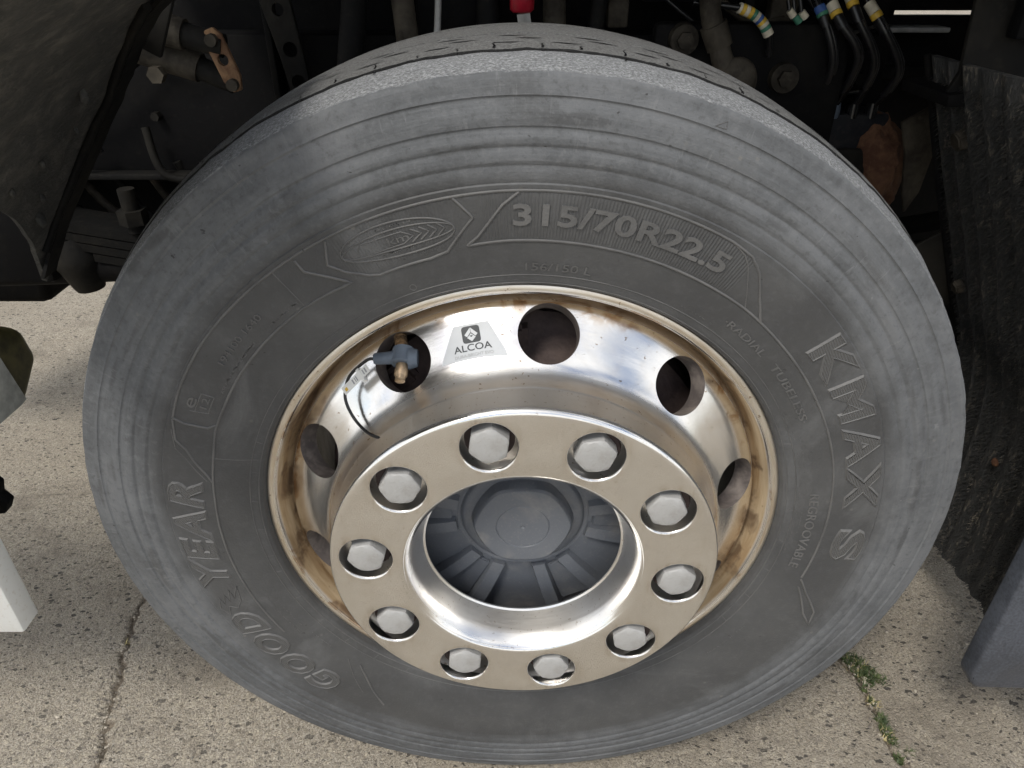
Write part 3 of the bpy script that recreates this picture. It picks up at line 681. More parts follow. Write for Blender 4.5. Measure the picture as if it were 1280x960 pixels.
# --- hub cap
hp = smooth_prof([(.195, -.108), (.172, -.114), (.150, -.119), (.120, -.1245), (.090, -.1280), (.0775, -.129)], .004) + [(.0755, -.1275), (.0735, -.1275), (.0720, -.1305), (.0690, -.1325), (.064, -.1332), (.0, -.1335)]
V, F = lathe_data(hp[:-1] + [(.0005, -.1335)], 96); hub = mesh_obj('hub_cap', V, F, M['hub'], wheel, WL, smooth=40)
hub['label'] = 'dark blue grey plastic hub cap with hexagonal boss'
bm = bmesh.new(); rows = []
for f, y in ((.0620, -.132), (.0590, -.1465), (.0565, -.1492), (.0530, -.1500), (.0320, -.1502), (.0312, -.1492), (.0300, -.1502), (.0100, -.1502), (.0030, -.1500), (.0016, -.1485)):
    n = 60; rg = []
    for q in range(n):
        t = 2 * math.pi * q / n; hx = math.cos(math.pi / 6) / math.cos(((t + R(30)) % (math.pi / 3)) - math.pi / 6)
        k = 1 if f < .04 else .45 * min(1.0, hx + .03) + .55 * .965 ; rg.append(bm.verts.new((f * k * math.sin(t), y, f * k * math.cos(t))))
    rows.append(rg)
for a, b in zip(rows[:-1], rows[1:]):
    for q in range(len(a)): bm.faces.new((a[q], a[(q + 1) % len(a)], b[(q + 1) % len(a)], b[q]))
bm.faces.new(rows[-1]); bm_obj('hexagonal_boss', bm, M['hub'], hub, smooth=30)
for base in (165, 141.5):
    for k in range(6):
        a = R(base + 60 * k); bm = bmesh.new(); sec = []
        for r, w0, h in ((.079, .0075, .007), (.10, .0078, .0095), (.13, .0082, .012), (.165, .0086, .014)):
            y = -float(np.interp(r, [.0775, .09, .12, .15, .172], [.129, .1280, .1245, .119, .114]))
            sec.append([bm.verts.new((u * math.cos(a) + r * math.sin(a), yv, -u * math.sin(a) + r * math.cos(a))) for u, yv in ((-w0 * 1.5, y + .002), (-w0, y - h), (w0, y - h), (w0 * 1.5, y + .002))])
        for s0, s1 in zip(sec[:-1], sec[1:]):
            for q in range(3): bm.faces.new((s0[q], s0[q + 1], s1[q + 1], s1[q]))
        bm.faces.new(sec[0]); bm.faces.new(sec[-1][::-1])
        bmesh.ops.bevel(bm, geom=[e for e in bm.edges if abs(e.calc_face_angle(0)) > .7 and e.is_manifold], offset=.0015, segments=2, affect='EDGES')
        bm_obj('rib', bm, M['hub'], hub, smooth=40)
# recessed trapezoid panels between paired ribs
for k in range(6):
    a0, a1 = R(146.5 + 60 * k), R(160 + 60 * k); bm = bmesh.new(); top = []; bot = []
    for r, e in ((.084, .02), (.16, -.01)):
        for a in ((a0 + e, a1 - e) if r < .1 else (a1 - e, a0 + e)):
            y = -float(np.interp(r, [.0775, .09, .12, .15, .172], [.129, .1280, .1245, .119, .114]))
            top.append(bm.verts.new((r * math.sin(a), y - .0048, r * math.cos(a)))); bot.append(bm.verts.new((r * math.sin(a), y + .003, r * math.cos(a))))
    bm.faces.new(top)
    for q in range(4): bm.faces.new((top[q], top[(q + 1) % 4], bot[(q + 1) % 4], bot[q]))
    bmesh.ops.bevel(bm, geom=[e for e in bm.edges if len(e.link_faces) == 2], offset=.0015, segments=2, affect='EDGES')
    bm_obj('raised_panel', bm, M['hub'], hub, smooth=40)

# --- brake drum and caliper seen through the vent holes
V, F = lathe_data([(.120, -.17), (.150, -.165), (.178, -.150), (.190, -.120), (.205, -.085), (.225, -.070), (.236, -.060), (.240, .02), (.240, .10), (.10, .11)], 96)
drum = mesh_obj('brake_drum', V, F, M['drum'], wheel, WL, smooth=40)
for k in range(10):
    a = R(-4 + 36 * k); bm = bmesh.new(); bmesh.ops.create_cube(bm, size=1)
    for v in bm.verts: v.co = Vector((v.co.x * .040, v.co.y * .030, v.co.z * .034)); 
    bmesh.ops.bevel(bm, geom=bm.edges[:], offset=.006, segments=2, affect='EDGES')
    for v in bm.verts:
        p = v.co + Vector((0, -.076, .214)); v.co = Vector((p.x * math.cos(a) + p.z * math.sin(a), p.y, -p.x * math.sin(a) + p.z * math.cos(a)))
    bm_obj('lug', bm, M['drum'], drum, smooth=40)

# --- valve stem with sensor block, cable and paper tag
VA = R(-28.6)
def wp(r, a, y): return Vector((r * math.sin(R(a)), y, C + r * math.cos(R(a))))
VT = [Vector((-.1315, -.098, .7405)), Vector((-.1235, -.136, .7268)), Vector((-.1243, -.151, .7178))]
st = [VT[0], VT[0].lerp(VT[1], .5), VT[1], VT[2]]
valve = tube('valve_stem', st, [.0062] * 4, M['brass'], wheel, 16, 0)
valve['label'] = 'brass valve stem with blue grey sensor block'
for t in np.linspace(.15, .95, 9):
    p = st[0].lerp(st[2], t); d = (st[2] - st[0]).normalized(); V, F = tube_data([p - d * .0009, p + d * .0009], .0070, 16); mesh_obj('thread', V, F, M['brass'], valve, smooth=40)
d = (st[3] - st[2]).normalized(); p0 = VT[1].copy()
V, F = tube_data([p0 - d * .0095, p0 - d * .008, p0 + d * .008, p0 + d * .0095], [.0100, .0118, .0118, .0100], 20); mesh_obj('sensor_block', V, F, M['bluegrey'], valve, smooth=40)
sx = Vector((-1, -.12, -.02)).normalized()
V, F = tube_data([p0 + sx * .006, p0 + sx * .012, p0 + sx * .028, p0 + sx * .030], [.0085, .0068, .0060, .0048], 16); mesh_obj('cable_boss', V, F, M['bluegrey'], valve, smooth=40)
V, F = tube_data([p0 + Vector((.006, -.001, -.001)), p0 + Vector((.015, -.001, -.001))], [.012, .009], 16); mesh_obj('sensor_shoulder', V, F, M['bluegrey'], valve, smooth=40)
e0 = st[3]; V, F = tube_data([e0 + d * -.002, e0 + d * .004, e0 + d * .006, e0 + d * .0105, e0 + d * .0115], [.0068, .0068, .0052, .0052, .0038], 16); mesh_obj('valve_cap', V, F, M['brass'], valve, smooth=40)
c0 = p0 + sx * .029
def disc_y(r): return float(np.interp(r, [.2088, .2112, .2140, .2190, .2255, .234, .247, .262, .271], [-.1935, -.186, -.172, -.1605, -.1525, -.1455, -.1358, -.1243, -.1165]))
def on_disc(r, a, lift=.0035): p = wp(r, a, disc_y(r)); return p + Vector((0, -.78, 0)) * lift + Vector((math.sin(R(a)), 0, math.cos(R(a)))) * .63 * lift
cpts = [c0, c0 + sx * .008 + Vector((0, 0, -.001)), Vector((-.1790, -.139, .7070)), Vector((-.1858, -.142, .6900)), Vector((-.1848, -.147, .6760)), Vector((-.1755, -.156, .6617)), Vector((-.1600, -.172, .6570)), Vector((-.1435, -.186, .6600))]
tube('sensor_cable', cpts, .0017, M['hose'], wheel, 10, 8)
# paper flag tied on the cable
ta, tb = Vector((-.1580, -.1465, .7200)), Vector((-.1850, -.1475, .6925)); ax = (tb - ta); L = ax.length; ax.normalize(); up = Vector((0, -.78, 0)) + Vector((math.sin(R(-45)), 0, math.cos(R(-45)))) * .63; up.normalize(); sd_ = ax.cross(up).normalized()
def tagbox(name, u0, u1, v0, v1, h0, h1, mat, parent):
    V = [ta + ax * u + sd_ * v + up * h for h in (h0, h1) for u, v in ((u0, v0), (u1, v0), (u1, v1), (u0, v1))]
    return mesh_obj(name, V, [(3, 2, 1, 0), (4, 5, 6, 7), (0, 1, 5, 4), (1, 2, 6, 5), (2, 3, 7, 6), (3, 0, 4, 7)], mat, parent)
tg = tagbox('cable_tag', 0, L + .001, -.0042, .0048, 0, .0008, M['tagw'], wheel)
tagbox('tag_tie', .010, .0135, -.008, .0075, -.004, .0014, M['tagw'], tg)
for k, (u, w) in enumerate(((.003, .0016), (.0065, .0012), (.017, .0014), (.0195, .0009), (.0225, .0016))): tagbox('tag_print', u, u + w, -.0025, .003, .0008, .0010, M['greyink'], tg)
tagbox('tag_print', L - .0055, L - .0020, -.0022, .0015, .0008, .0010, M['yellow'], tg)

# --- sticker on the disc
SA = -12.6
def sticker_pt(u, v, h):   # u along the circumference, v radial up the cone, h off the surface
    r = .2440 + v * .78; a = SA + math.degrees(u / r); y = disc_y(r)
    return Vector((r * math.sin(R(a)) + .63 * h * math.sin(R(a)), y - .78 * h, r * math.cos(R(a)) + .63 * h * math.cos(R(a))))
def sticker_poly(name, poly, h0, h1, mat, parent):
    bm = bmesh.new(); f = bm.faces.new([bm.verts.new((u, v, 0)) for u, v in poly])
    g = bmesh.ops.extrude_face_region(bm, geom=[f])
    for v in [e for e in g['geom'] if isinstance(e, bmesh.types.BMVert)]: v.co.z = 1
    for k in range(-40, 41, 6): bmesh.ops.bisect_plane(bm, geom=bm.verts[:] + bm.edges[:] + bm.faces[:], plane_co=(k / 1000, 0, 0), plane_no=(1, 0, 0))
    for k in range(-24, 25, 6): bmesh.ops.bisect_plane(bm, geom=bm.verts[:] + bm.edges[:] + bm.faces[:], plane_co=(0, k / 1000, 0), plane_no=(0, 1, 0))
    for v in bm.verts: v.co = sticker_pt(v.co.x, v.co.y, h0 + (h1 - h0) * v.co.z)
    return bm_obj(name, bm, mat, parent)
stk = sticker_poly('sticker', [(-.0345, -.0170), (.0335, -.0185), (.0330, -.0130), (.0200, .0190), (-.0160, .0190)], .0002, .0007, M['silver'], None)
stk.parent = wheel; stk.location = WL; stk['label'] = 'silver trapezoid sticker with black emblem'
def rrect(cx, cy, w, h, r, n=4):
    P = []
    for sx_, sy_, a0 in ((1, 1, 0), (-1, 1, 90), (-1, -1, 180), (1, -1, 270)):
        for k in range(n + 1): t = R(a0 + 90 * k / n); P.append((cx + sx_ * (w / 2 - r) + r * math.cos(t), cy + sy_ * (h / 2 - r) + r * math.sin(t)))
    return P
sticker_poly('emblem', rrect(.001, .0078, .0185, .0175, .003), .0007, .0009, M['ink'], stk)
# white figure: two slanted bars and a lower point
for poly in ([(-.0058, .0078), (.0008, .0148), (.0008, .0100), (-.0034, .0055)], [(.0078, .0078), (.0012, .0148), (.0012, .0100), (.0054, .0055)], [(-.0034, .0046), (.0010, .0088), (.0054, .0046), (.0010, .0005)]):
    sticker_poly('emblem_figure', poly, .0009, .0011, M['silver'], stk)
sticker_poly('emblem_figure', [(-.0010, .0066), (.0010, .0048), (.0030, .0066)], .0011, .0013, M['ink'], stk)
def sticker_text(name, body, u0, u1, v0, v1, mat, off=0):
    me = text_mesh(body, 1, 0, 0, off); bm = bmesh.new(); bm.from_mesh(me)
    ys_ = [v.co.y for v in bm.verts]; xs_ = [v.co.x for v in bm.verts]; a, b, c, d_ = min(xs_), max(xs_), min(ys_), max(ys_)
    for v in bm.verts: v.co = sticker_pt(u0 + (u1 - u0) * (v.co.x - a) / (b - a), v0 + (v1 - v0) * (v.co.y - c) / (d_ - c), .0010)
    bm_obj(name, bm, M[mat], stk)
sticker_text('sticker_lettering', 'ALCOA', -.0190, .0200, -.0092, -.0020, 'ink', .012)
sticker_text('sticker_lettering', 'DURA-BRIGHT EVO', -.0190, .0205, -.0150, -.0118, 'greyink')

# ------------------------------------------------------------------ mudguard liner ahead of the wheel (left)
def arc_sheet(name, Rr, edges, th, mat, parent=None, bulge=None, nA=70, nY=40, amp=.004, seed=0):
    """sheet bent round the wheel axle; edges(t) -> (y_outer, y_inner) for t along the arc, angle(t, s)"""
    V = []; F = []
    for layer in (0, 1):
        for i in range(nA + 1):
            for j in range(nY + 1):
                t, s = i / nA, j / nY; a, y, rr_ = edges(t, s); rr_ += (th if layer else 0)
                if not layer or True: rr_ += amp * mnoise.noise(Vector((a * .12, y * 9, seed))) + amp * .5 * mnoise.noise(Vector((a * .5, y * 34, seed)))
                V.append((rr_ * math.sin(R(a)), y, C + rr_ * math.cos(R(a))))
    n = (nA + 1) * (nY + 1); w = nY + 1
    for i in range(nA):
        for j in range(nY):
            p = i * w + j; F.append((p, p + 1, p + w + 1, p + w)); q = n + p; F.append((q, q + w, q + w + 1, q + 1))
    for i in range(nA): 
        for j in (0, nY): p = i * w + j; F.append((p, p + w, n + p + w, n + p))
    for j in range(nY):
        for i in (0, nA): p = i * w + j; F.append((p, p + 1, n + p + 1, n + p))
    o = mesh_obj(name, V, F, mat, parent, smooth=40)
    return o
guard = empty('mudguard', (-.6, -.05, .70), 'dark muddy plastic mudguard liner curving ahead of the tyre at top left', 'mudguard')
def gin(a): return float(np.interp(a, [-72, -69.4, -63, -57.5, -52, -47, -43, -39.4, -31.8, -22], [.050, .054, .080, .098, .102, .096, .070, .039, -.030, -.09]))
def gl(t, s):
    y = -.42 + s * .475; end = np.interp(y, [-.42, -.12, -.06, .00, .055], [-50, -55, -58.9, -64, -69.6]); a = -22 + (end + 22) * t
    return a, -.42 + s * (gin(a) + .42), .630
g1 = arc_sheet('liner', .63, gl, .006, M['liner'], None, amp=.004); g1.parent = guard; g1.matrix_parent_inverse = Matrix.Translation(guard.location).inverted()
def gl2(t, s):
    a = -30 + (-68 + 30) * t; return a, gin(a) - .030 + .0285 * s, .6235
g2 = arc_sheet('inner_edge', .64, gl2, .004, M['dark'], None, amp=.002, nY=8, seed=5); g2.parent = guard; g2.matrix_parent_inverse = Matrix.Translation(guard.location).inverted()
def adopt(o, parent):
    o.parent = parent; o.matrix_parent_inverse = Matrix.Translation(parent.location).inverted(); return o
adopt(plate('gusset', [(-.36, 1.06), (-.335, 1.06), (-.372, .985), (-.425, 1.015), (-.45, 1.06)], .025, .033, M['dark']), guard)
adopt(tube('edge_bead', [(.628 * math.sin(R(a)), gin(a) - .034, C + .628 * math.cos(R(a))) for a in range(-32, -68, -3)], .0045, M['dark'], None, 8, 3), guard)
for (a, y) in ((-44, -.02), (-52, -.03), (-57, 0.0), (-49, .012), (-60, .01), (-54, -.07)):   # clods of dried mud
    bm = bmesh.new(); bmesh.ops.create_icosphere(bm, subdivisions=2, radius=random.uniform(.004, .008))
    for v in bm.verts: v.co *= 1 + .5 * mnoise.noise(v.co * 180 + Vector((a, y, 0)))
    p = Vector((.626 * math.sin(R(a)), y, C + .626 * math.cos(R(a))))
    for v in bm.verts: v.co = p + Vector((v.co.x * .5, v.co.y, v.co.z))
    adopt(bm_obj('mud_clod', bm, M['liner'], None, smooth=60), guard)

# ------------------------------------------------------------------ spray flap behind the wheel (right)
flap = empty('mud_flap', (.76, .1, .18), 'black bristled spray flap hanging behind the tyre on the right', 'mud flap')
FP = [(.560, .955), (.590, .88), (.630, .78), (.672, .685), (.708, .60), (.733, .545), (.752, .47), (.762, .38), (.766, .28), (.766, .145)]
fp = [Vector((x, 0, z)) for x, z in FP]; fs = spline(fp, 8)
V = []; F = []; ny = 60; Y0, Y1 = -.17, .300
for layer, off in ((0, 0), (1, .012)):
    for i, p in enumerate(fs):
        for j in range(ny + 1):
            y = Y0 + (Y1 - Y0) * j / ny; w = .006 * mnoise.noise(Vector((p.z * 6, y * 7, 2))) + .0045 * math.sin(y * 150) * (1 - layer) + .0015 * math.sin(y * 330 + 1) * (1 - layer)
            V.append((p.x + off + w, y, p.z))
w_ = ny + 1; n_ = len(fs) * w_
for i in range(len(fs) - 1):
    for j in range(ny): p = i * w_ + j; F.append((p, p + 1, p + w_ + 1, p + w_)); F.append((n_ + p, n_ + p + w_, n_ + p + w_ + 1, n_ + p + 1))
    for j in (0, ny): p = i * w_ + j; F.append((p, p + w_, n_ + p + w_, n_ + p))
for j in range(ny):
    for i in (0, len(fs) - 1): p = i * w_ + j; F.append((p, p + 1, n_ + p + 1, n_ + p))
adopt(mesh_obj('flap_sheet', V, F, M['flap'], None, smooth=50), flap)
# bristles: tiny blades standing off the sheet
bv = []; bf = []
def flap_at(s):
    k = s * (len(fs) - 1); i = min(int(k), len(fs) - 2); return fs[i].lerp(fs[i + 1], k - i), (fs[i + 1] - fs[i]).normalized()
for row in range(150):
    s = .05 + .95 * row / 150
    for colm in range(130):
        y = Y0 + .008 + (Y1 - Y0 - .014) * (colm + random.uniform(.1, .9)) / 130; p, t = flap_at(min(1, s + random.uniform(-.003, .003))); nrm_ = Vector((-t.z, 0, t.x)); nrm_ = -nrm_ if nrm_.x > 0 else nrm_
        b0 = Vector((p.x, y, p.z)) + .006 * mnoise.noise(Vector((p.z * 6, y * 7, 2))) * Vector((1, 0, 0)); l = random.uniform(.005, .009)
        tip = b0 + nrm_ * l + Vector((0, random.uniform(-.003, .003), -random.uniform(0, .005))); i = len(bv)
        bv += [b0 + Vector((0, -.0011, 0)), b0 + Vector((0, .0011, 0)), tip]; bf.append((i, i + 1, i + 2))
br = adopt(mesh_obj('bristles', bv, bf, M['flap'], None), flap); br['kind'] = 'stuff'
adopt(tube('edge_trim', [(p.x - .002, Y1 + .003, p.z) for p in fs[::6]], .005, M['black'], None, 8, 4), flap)
for (s, y, r_) in ((.13, .215, .016), (.40, .262, .013)):
    p, t = flap_at(s); bm = bmesh.new(); bmesh.ops.create_cone(bm, segments=6, radius1=r_, radius2=r_ * .85, depth=.014, cap_ends=True); bmesh.ops.bevel(bm, geom=bm.edges[:], offset=.002, segments=2, affect='EDGES')
    nrm_ = Vector((-t.z, 0, t.x)); nrm_ = -nrm_ if nrm_.x > 0 else nrm_
    adopt(bm_obj('flap_bolt', bm, M['pipe'], None, loc=Vector((p.x, y, p.z)) + nrm_ * .010, smooth=30, rot=nrm_.to_track_quat('Z', 'Y').to_euler()), flap)
bm = bmesh.new(); bmesh.ops.create_icosphere(bm, subdivisions=2, radius=.007)
p, t = flap_at(.83)
for v in bm.verts: v.co = Vector((p.x - .012, .128, p.z + .05)) + Vector((v.co.x * .7, v.co.y, v.co.z)) * (1 + .4 * mnoise.noise(v.co * 120))
adopt(bm_obj('rust_clod', bm, M['rustcast'], None, smooth=60), flap)
# upper panel and bracket carrying the flap
carrier = empty('flap_carrier', (.62, .25, .86), 'black sheet bracket above the spray flap at top right', 'bracket')
adopt(plate('carrier_plate', [(.548, .905), (.80, .895), (.82, 1.09), (.548, 1.09), (.556, .985), (.560, .945), (.552, .925)], .215, .223, M['dark']), carrier)
adopt(plate('carrier_flange', [(.545, .920), (.60, .926), (.66, .918), (.66, .908), (.548, .905)], .200, .330, M['black']), carrier)
adopt(plate('side_cheek', [(.578, .905), (.66, .900), (.80, .60), (.80, .16), (.42, .16), (.45, .42), (.60, .66), (.66, .70), (.622, .80)], .306, .312, M['dark']), carrier)
adopt(box('fold', (.600, .190, .985), (.780, .214, 1.10), M['black']), carrier)
adopt(plate('carrier_tab', [(.60, .890), (.655, .885), (.66, .845), (.615, .850)], .19, .196, M['dark'], holes=((.635, .868, .007),)), carrier)

# ------------------------------------------------------------------ panels of the truck's side
skirt = empty('side_skirt', (-.66, -.2, .40), 'white painted box corner of the truck side at lower left', 'side panel')
adopt(plate('skirt_shell', [(-.58, .4015), (-.58, 1.00), (-2.4, 1.00), (-2.4, .4015)], -.2145, -.1835, M['white'], bev=.0035), skirt)  # carried far left out of view to shade the ground behind
adopt(plate('skirt_lip', [(-.640, .420), (-.640, .95), (-.95, .95), (-.95, .420)], -.1830, -.165, M['white'], bev=.002), skirt)
step = empty('side_step', (.72, -.12, .21), 'dark grey plastic panel with rounded corner at lower right', 'side panel')
bm = bmesh.new(); poly = [(.617, .75)] + [(.617 + .020 * (1 - math.cos(t)), .230 - .024 * math.sin(t)) for t in [R(15 * k) for k in range(7)]] + [(1.05, .1930), (1.05, .75)]
f = bm.faces.new([bm.verts.new((x, -.150, z)) for x, z in poly]); g = bmesh.ops.extrude_face_region(bm, geom=[f])
for v in [e for e in g['geom'] if isinstance(e, bmesh.types.BMVert)]: v.co.y = -.118
bmesh.ops.bevel(bm, geom=bm.edges[:], offset=.006, segments=3, affect='EDGES', profile=.5)
adopt(bm_obj('step_shell', bm, M['grey'], None, smooth=40), step)
for zz in (.50, .60):
    adopt(tube('panel_screw', [(-.600, -.2158, zz), (-.600, -.2145, zz)], [.0035, .0045], M['rail'], None, 12, 0), skirt)
for zz in (.36, .48):
    adopt(tube('panel_clip', [(.652, -.1525, zz), (.652, -.1500, zz)], [.0055, .0065], M['hose'], None, 14, 0), step)
adopt(box('inner_rib', (.66, -.1175, .26), (1.0, -.105, .29), M['grey'], None), step)
tank = empty('fluid_tank', (-.66, .0, .61), 'plastic tank with pale front and side shaded in olive beside the ground at left edge', 'tank')
bm = bmesh.new(); poly = [(-.101, .6085), (-.0390, .6115), (.0050, .648), (-.003, .691), (-.0365, .7135), (-.0486, .694)]
sidep = [(-.160, .640), (-.110, .612), (-.0400, .6115), (.0050, .648), (-.003, .691), (-.0365, .7135), (-.110, .735), (-.160, .73)]
f = bm.faces.new([bm.verts.new((-.600, y, z)) for y, z in sidep]); g = bmesh.ops.extrude_face_region(bm, geom=[f])
for v in [e for e in g['geom'] if isinstance(e, bmesh.types.BMVert)]: v.co.x = -.82
bmesh.ops.bevel(bm, geom=bm.edges[:], offset=.013, segments=4, affect='EDGES', profile=.5)
adopt(bm_obj('tank_shell', bm, M['olive'], None, smooth=35), tank)
bm = bmesh.new()
f = bm.faces.new([bm.verts.new((-.5965, y, z)) for y, z in ((-.0480, .6185), (-.060, .6175), (-.110, .619), (-.150, .641), (-.150, .722), (-.0640, .700))]); g = bmesh.ops.extrude_face_region(bm, geom=[f])
for v in [e for e in g['geom'] if isinstance(e, bmesh.types.BMVert)]: v.co.x = -.603
adopt(bm_obj('tank_front', bm, M['pale'], None, smooth=35), tank)
tread = empty('step_bracket', (-.66, -.1, .49), 'black notched metal bracket at the left edge above the white panel', 'bracket')
adopt(plate('notched_plate', [(-0.625, .585), (-0.616, .572), (-0.621, .560), (-0.612, .547), (-0.617, .532), (-0.610, .520), (-0.618, .505), (-0.720, .49), (-0.720, .60)], -.125, -.110, M['black']), tread)

# ------------------------------------------------------------------ chassis and parts in the dark wheel arch
ch = empty('truck_chassis', (0, .6, .5), 'dark dusty truck chassis frame above and behind the tyre', 'chassis')
adopt(box('frame_rail', (-.98, .500, .742), (.60, .580, .960), M['black'], None), ch)
adopt(box('rail_flange', (-.98, .470, .735), (.60, .4995, .745), M['dark'], None, .002), ch)
adopt(box('dark_backing', (.42, .76, .10), (1.25, .80, .966), M['black'], None, .002), ch)  # dark block added so the right side stays dark
adopt(box('beam_bracket', (.42, .772, .950), (.722, .788, .985), M['black'], None, .002), ch)
adopt(box('upper_beam', (.42, .76, .9755), (1.25, .79, 1.09), M['black'], None, .002), ch)
adopt(box('dark_filler', (-1.02, .60, .500), (-.40, .80, .77), M['black'], None, .02, 3), ch)  # dark blocks added as backing to stop light behind the rail
adopt(box('dark_filler', (-1.6, .56, .455), (-.955, .78, 1.05), M['black'], None, .02, 3), ch)
adopt(box('cross_beam', (-.95, .62, .70), (.64, .78, 1.075), M['black'], None), ch)
adopt(box('light_stop_block', (-.45, .80, .32), (.55, 1.40, 1.08), M['black'], None, .03, 3), ch)  # large dark block added at the back to keep light out
for k in range(6):   # leaf spring, one part for each leaf
    L0, L1 = -.90 + .05 * k, .85 - .05 * k; V = []; F = []; z0 = .600 - .0165 * k
    xs_ = np.linspace(L0, L1, 25)
    for x in xs_:
        z = z0 + .10 * (x / .9) ** 2 - .015
        V += [(x, .420, z), (x, .500, z), (x, .500, z + .014), (x, .420, z + .014)]
    for i in range(24):
        for q in range(4): F.append((4 * i + q, 4 * i + (q + 1) % 4, 4 * i + 4 + (q + 1) % 4, 4 * i + 4 + q))
    F += [(3, 2, 1, 0), (96, 97, 98, 99)]
    adopt(mesh_obj('spring_leaf', V, F, M['dark']), ch)
adopt(tube('steering_rod', [(-1.3, .47, .560), (-.9, .46, .575), (-.55, .44, .600), (-.3, .40, .62)], .030, M['black'], None, 16), ch)
adopt(tube('steering_joint', [(-.80, .44, .64), (-.79, .44, .60), (-.785, .44, .545)], [.030, .042, .024], M['dark'], None, 16, 4), ch)
adopt(box('spring_hanger', (-.96, .40, .57), (-.82, .52, .74), M['black'], None, .012), ch)
adopt(tube('axle_beam', [(0, .12, .50), (0, .6, .46), (0, 2.0, .46)], .07, M['black'], None, 20), ch)
adopt(tube('clamp_stud', [(-.66, .42, .735), (-.66, .42, .66)], .014, M['dark'], None, 12, 0), ch)
adopt(tube('clamp_nut', [(-.66, .42, .70), (-.66, .42, .675)], .024, M['dark'], None, 6, 0), ch)
adopt(tube('grease_nipple', [(-.64, .41, .65), (-.625, .40, .635)], .009, M['rail'], None, 8, 0), ch)
adopt(plate('cab_bracket', [(-.40, 1.05), (-.350, 1.05), (-.335, .93), (-.330, .875), (-.362, .872), (-.372, .93)], .44, .452, M['dark'], holes=((-.355, .945, .011), (-.349, .898, .011), (-.365, 1.0, .009))), ch)
adopt(box('bracket_web', (-.395, .453, .87), (-.385, .50, 1.06), M['black'], None, .002), ch)
for x, z, y in ((.402, .910, .40), (.243, .963, .40), (.17, .93, .498), (-.2, .90, .498), (.53, .80, .498)):   # bolts with collars
    b_ = adopt(tube('bolt_collar', [(x, y - .004, z), (x, y + .016, z)], [.021, .023], M['pipe' if y < .45 else 'dark'], None, 20, 0), ch)
    adopt(tube('bolt_head', [(x, y - .014, z), (x, y - .003, z)], .0125, M['pipe' if y < .45 else 'dark'], None, 6, 0), ch)
adopt(box('valve_plate', (.20, .41, .80), (.50, .44, .985), M['black'], None, .01), ch)
cr_ = random.Random(21)
for k in range(46):
    x = cr_.uniform(-.85, .62); z = cr_.uniform(.78, 1.06); y = cr_.uniform(.462, .495); w, h = cr_.uniform(.010, .055), cr_.uniform(.012, .07)
    if -.50 < x < -.28 and .88 < z: continue
    mk = cr_.choice(['black', 'dark', 'dark', 'pipe', 'black'])
    if k % 3 == 0: adopt(box('bracket', (x - w, y, z - h), (x + w, y + .03, z + h), M[mk], None, .004), ch)
    elif k % 3 == 1:
        x1, z1 = x + cr_.uniform(-.25, .25), z + cr_.uniform(-.12, .05)
        adopt(tube('brake_line', [(x, y, z), ((x + x1) / 2 + cr_.uniform(-.03, .03), y - .012, (z + z1) / 2 - .03), (x1, y, z1)], cr_.uniform(.003, .008), M[cr_.choice(['hose', 'dark', 'pipe'])], None, 8, 6), ch)
    else:
        adopt(tube('stud_nut', [(x, y - .006, z), (x, y + .02, z)], cr_.uniform(.007, .013), M[mk], None, 6, 0), ch)
for k in range(7):
    x = -.95 + .07 * k; adopt(tube('brake_line', [(x, .55 - .01 * k, .76), (x + .05, .54, .68 - .01 * k), (x + .16, .52, .60 + .01 * k)], .006 + .001 * (k % 3), M['dark' if k % 2 else 'pipe'], None, 8, 8), ch)
shackle = empty('spring_shackle', (-.45, .33, .92), 'rusty link plate joining two dark tubes above left of the tyre', 'shackle')
adopt(tube('tube_upper', [(-.545, .30, 1.004), (-.50, .30, .992), (-.455, .30, .980)], [.022, .022, .020], M['pipe'], None, 18, 4), shackle)
adopt(tube('tube_end', [(-.470, .30, .984), (-.405, .30, .966)], [.0165, .0155], M['dark'], None, 18, 0), shackle)
adopt(tube('tube_lower', [(-.58, .33, .975), (-.50, .33, .950), (-.455, .33, .934)], [.023, .022, .020], M['pipe'], None, 18, 4), shackle)
adopt(tube('tube_end', [(-.47, .33, .940), (-.410, .33, .914)], [.0165, .015], M['dark'], None, 18, 0), shackle)
adopt(plate('link_plate', [(-.424, .986), (-.412, .990), (-.402, .982), (-.386, .930), (-.388, .911), (-.400, .908), (-.411, .922), (-.426, .968)], .288, .296, M['rust'], holes=((-.4055, .950, .0075),)), shackle)
for (x, z) in ((-.414, .975), (-.397, .919)):
    adopt(tube('pin', [(x, .278, z), (x, .30, z)], .008, M['pipe'], None, 12, 0), shackle)
adopt(tube('hex_nut', [(-.505, .292, .930), (-.505, .306, .930)], .012, M['pipe'], None, 6, 0), shackle)
# vertical pipes and hoses in the dark, each its own thing
for i, (x, y, r_, lean, mt_, lab) in enumerate((
        (-.262, .44, .020, .012, 'dark', 'dark vertical pipe above the tyre, nearest the holed bracket'),
        (-.168, .43, .017, -.006, 'pipe', 'brownish vertical hose above the tyre, second of the row from the left'),
        (-.128, .42, .005, .006, 'rail', 'thin grey cable hanging above the tyre between two hoses'),
        (-.052, .44, .018, .004, 'dark', 'dark vertical pipe above the tyre left of the red fitting'),
        (.055, .44, .017, -.004, 'pipe', 'dull vertical pipe above the tyre right of the red fitting'),
        (.110, .45, .013, .008, 'dark', 'slim dark pipe above the tyre, rightmost of the vertical row'))):
    tag(tube('pipe', [(x + lean * 2, y, 1.085), (x + lean, y, 1.0), (x, y - .01, .93), (x - lean, y - .005, .85)], r_, M[mt_], None, 16), lab, 'pipe', 'vertical pipes in the wheel arch')
fit = empty('red_fitting', (0, .40, 1.0), 'red air line fitting with silver end hanging above the tyre', 'fitting')
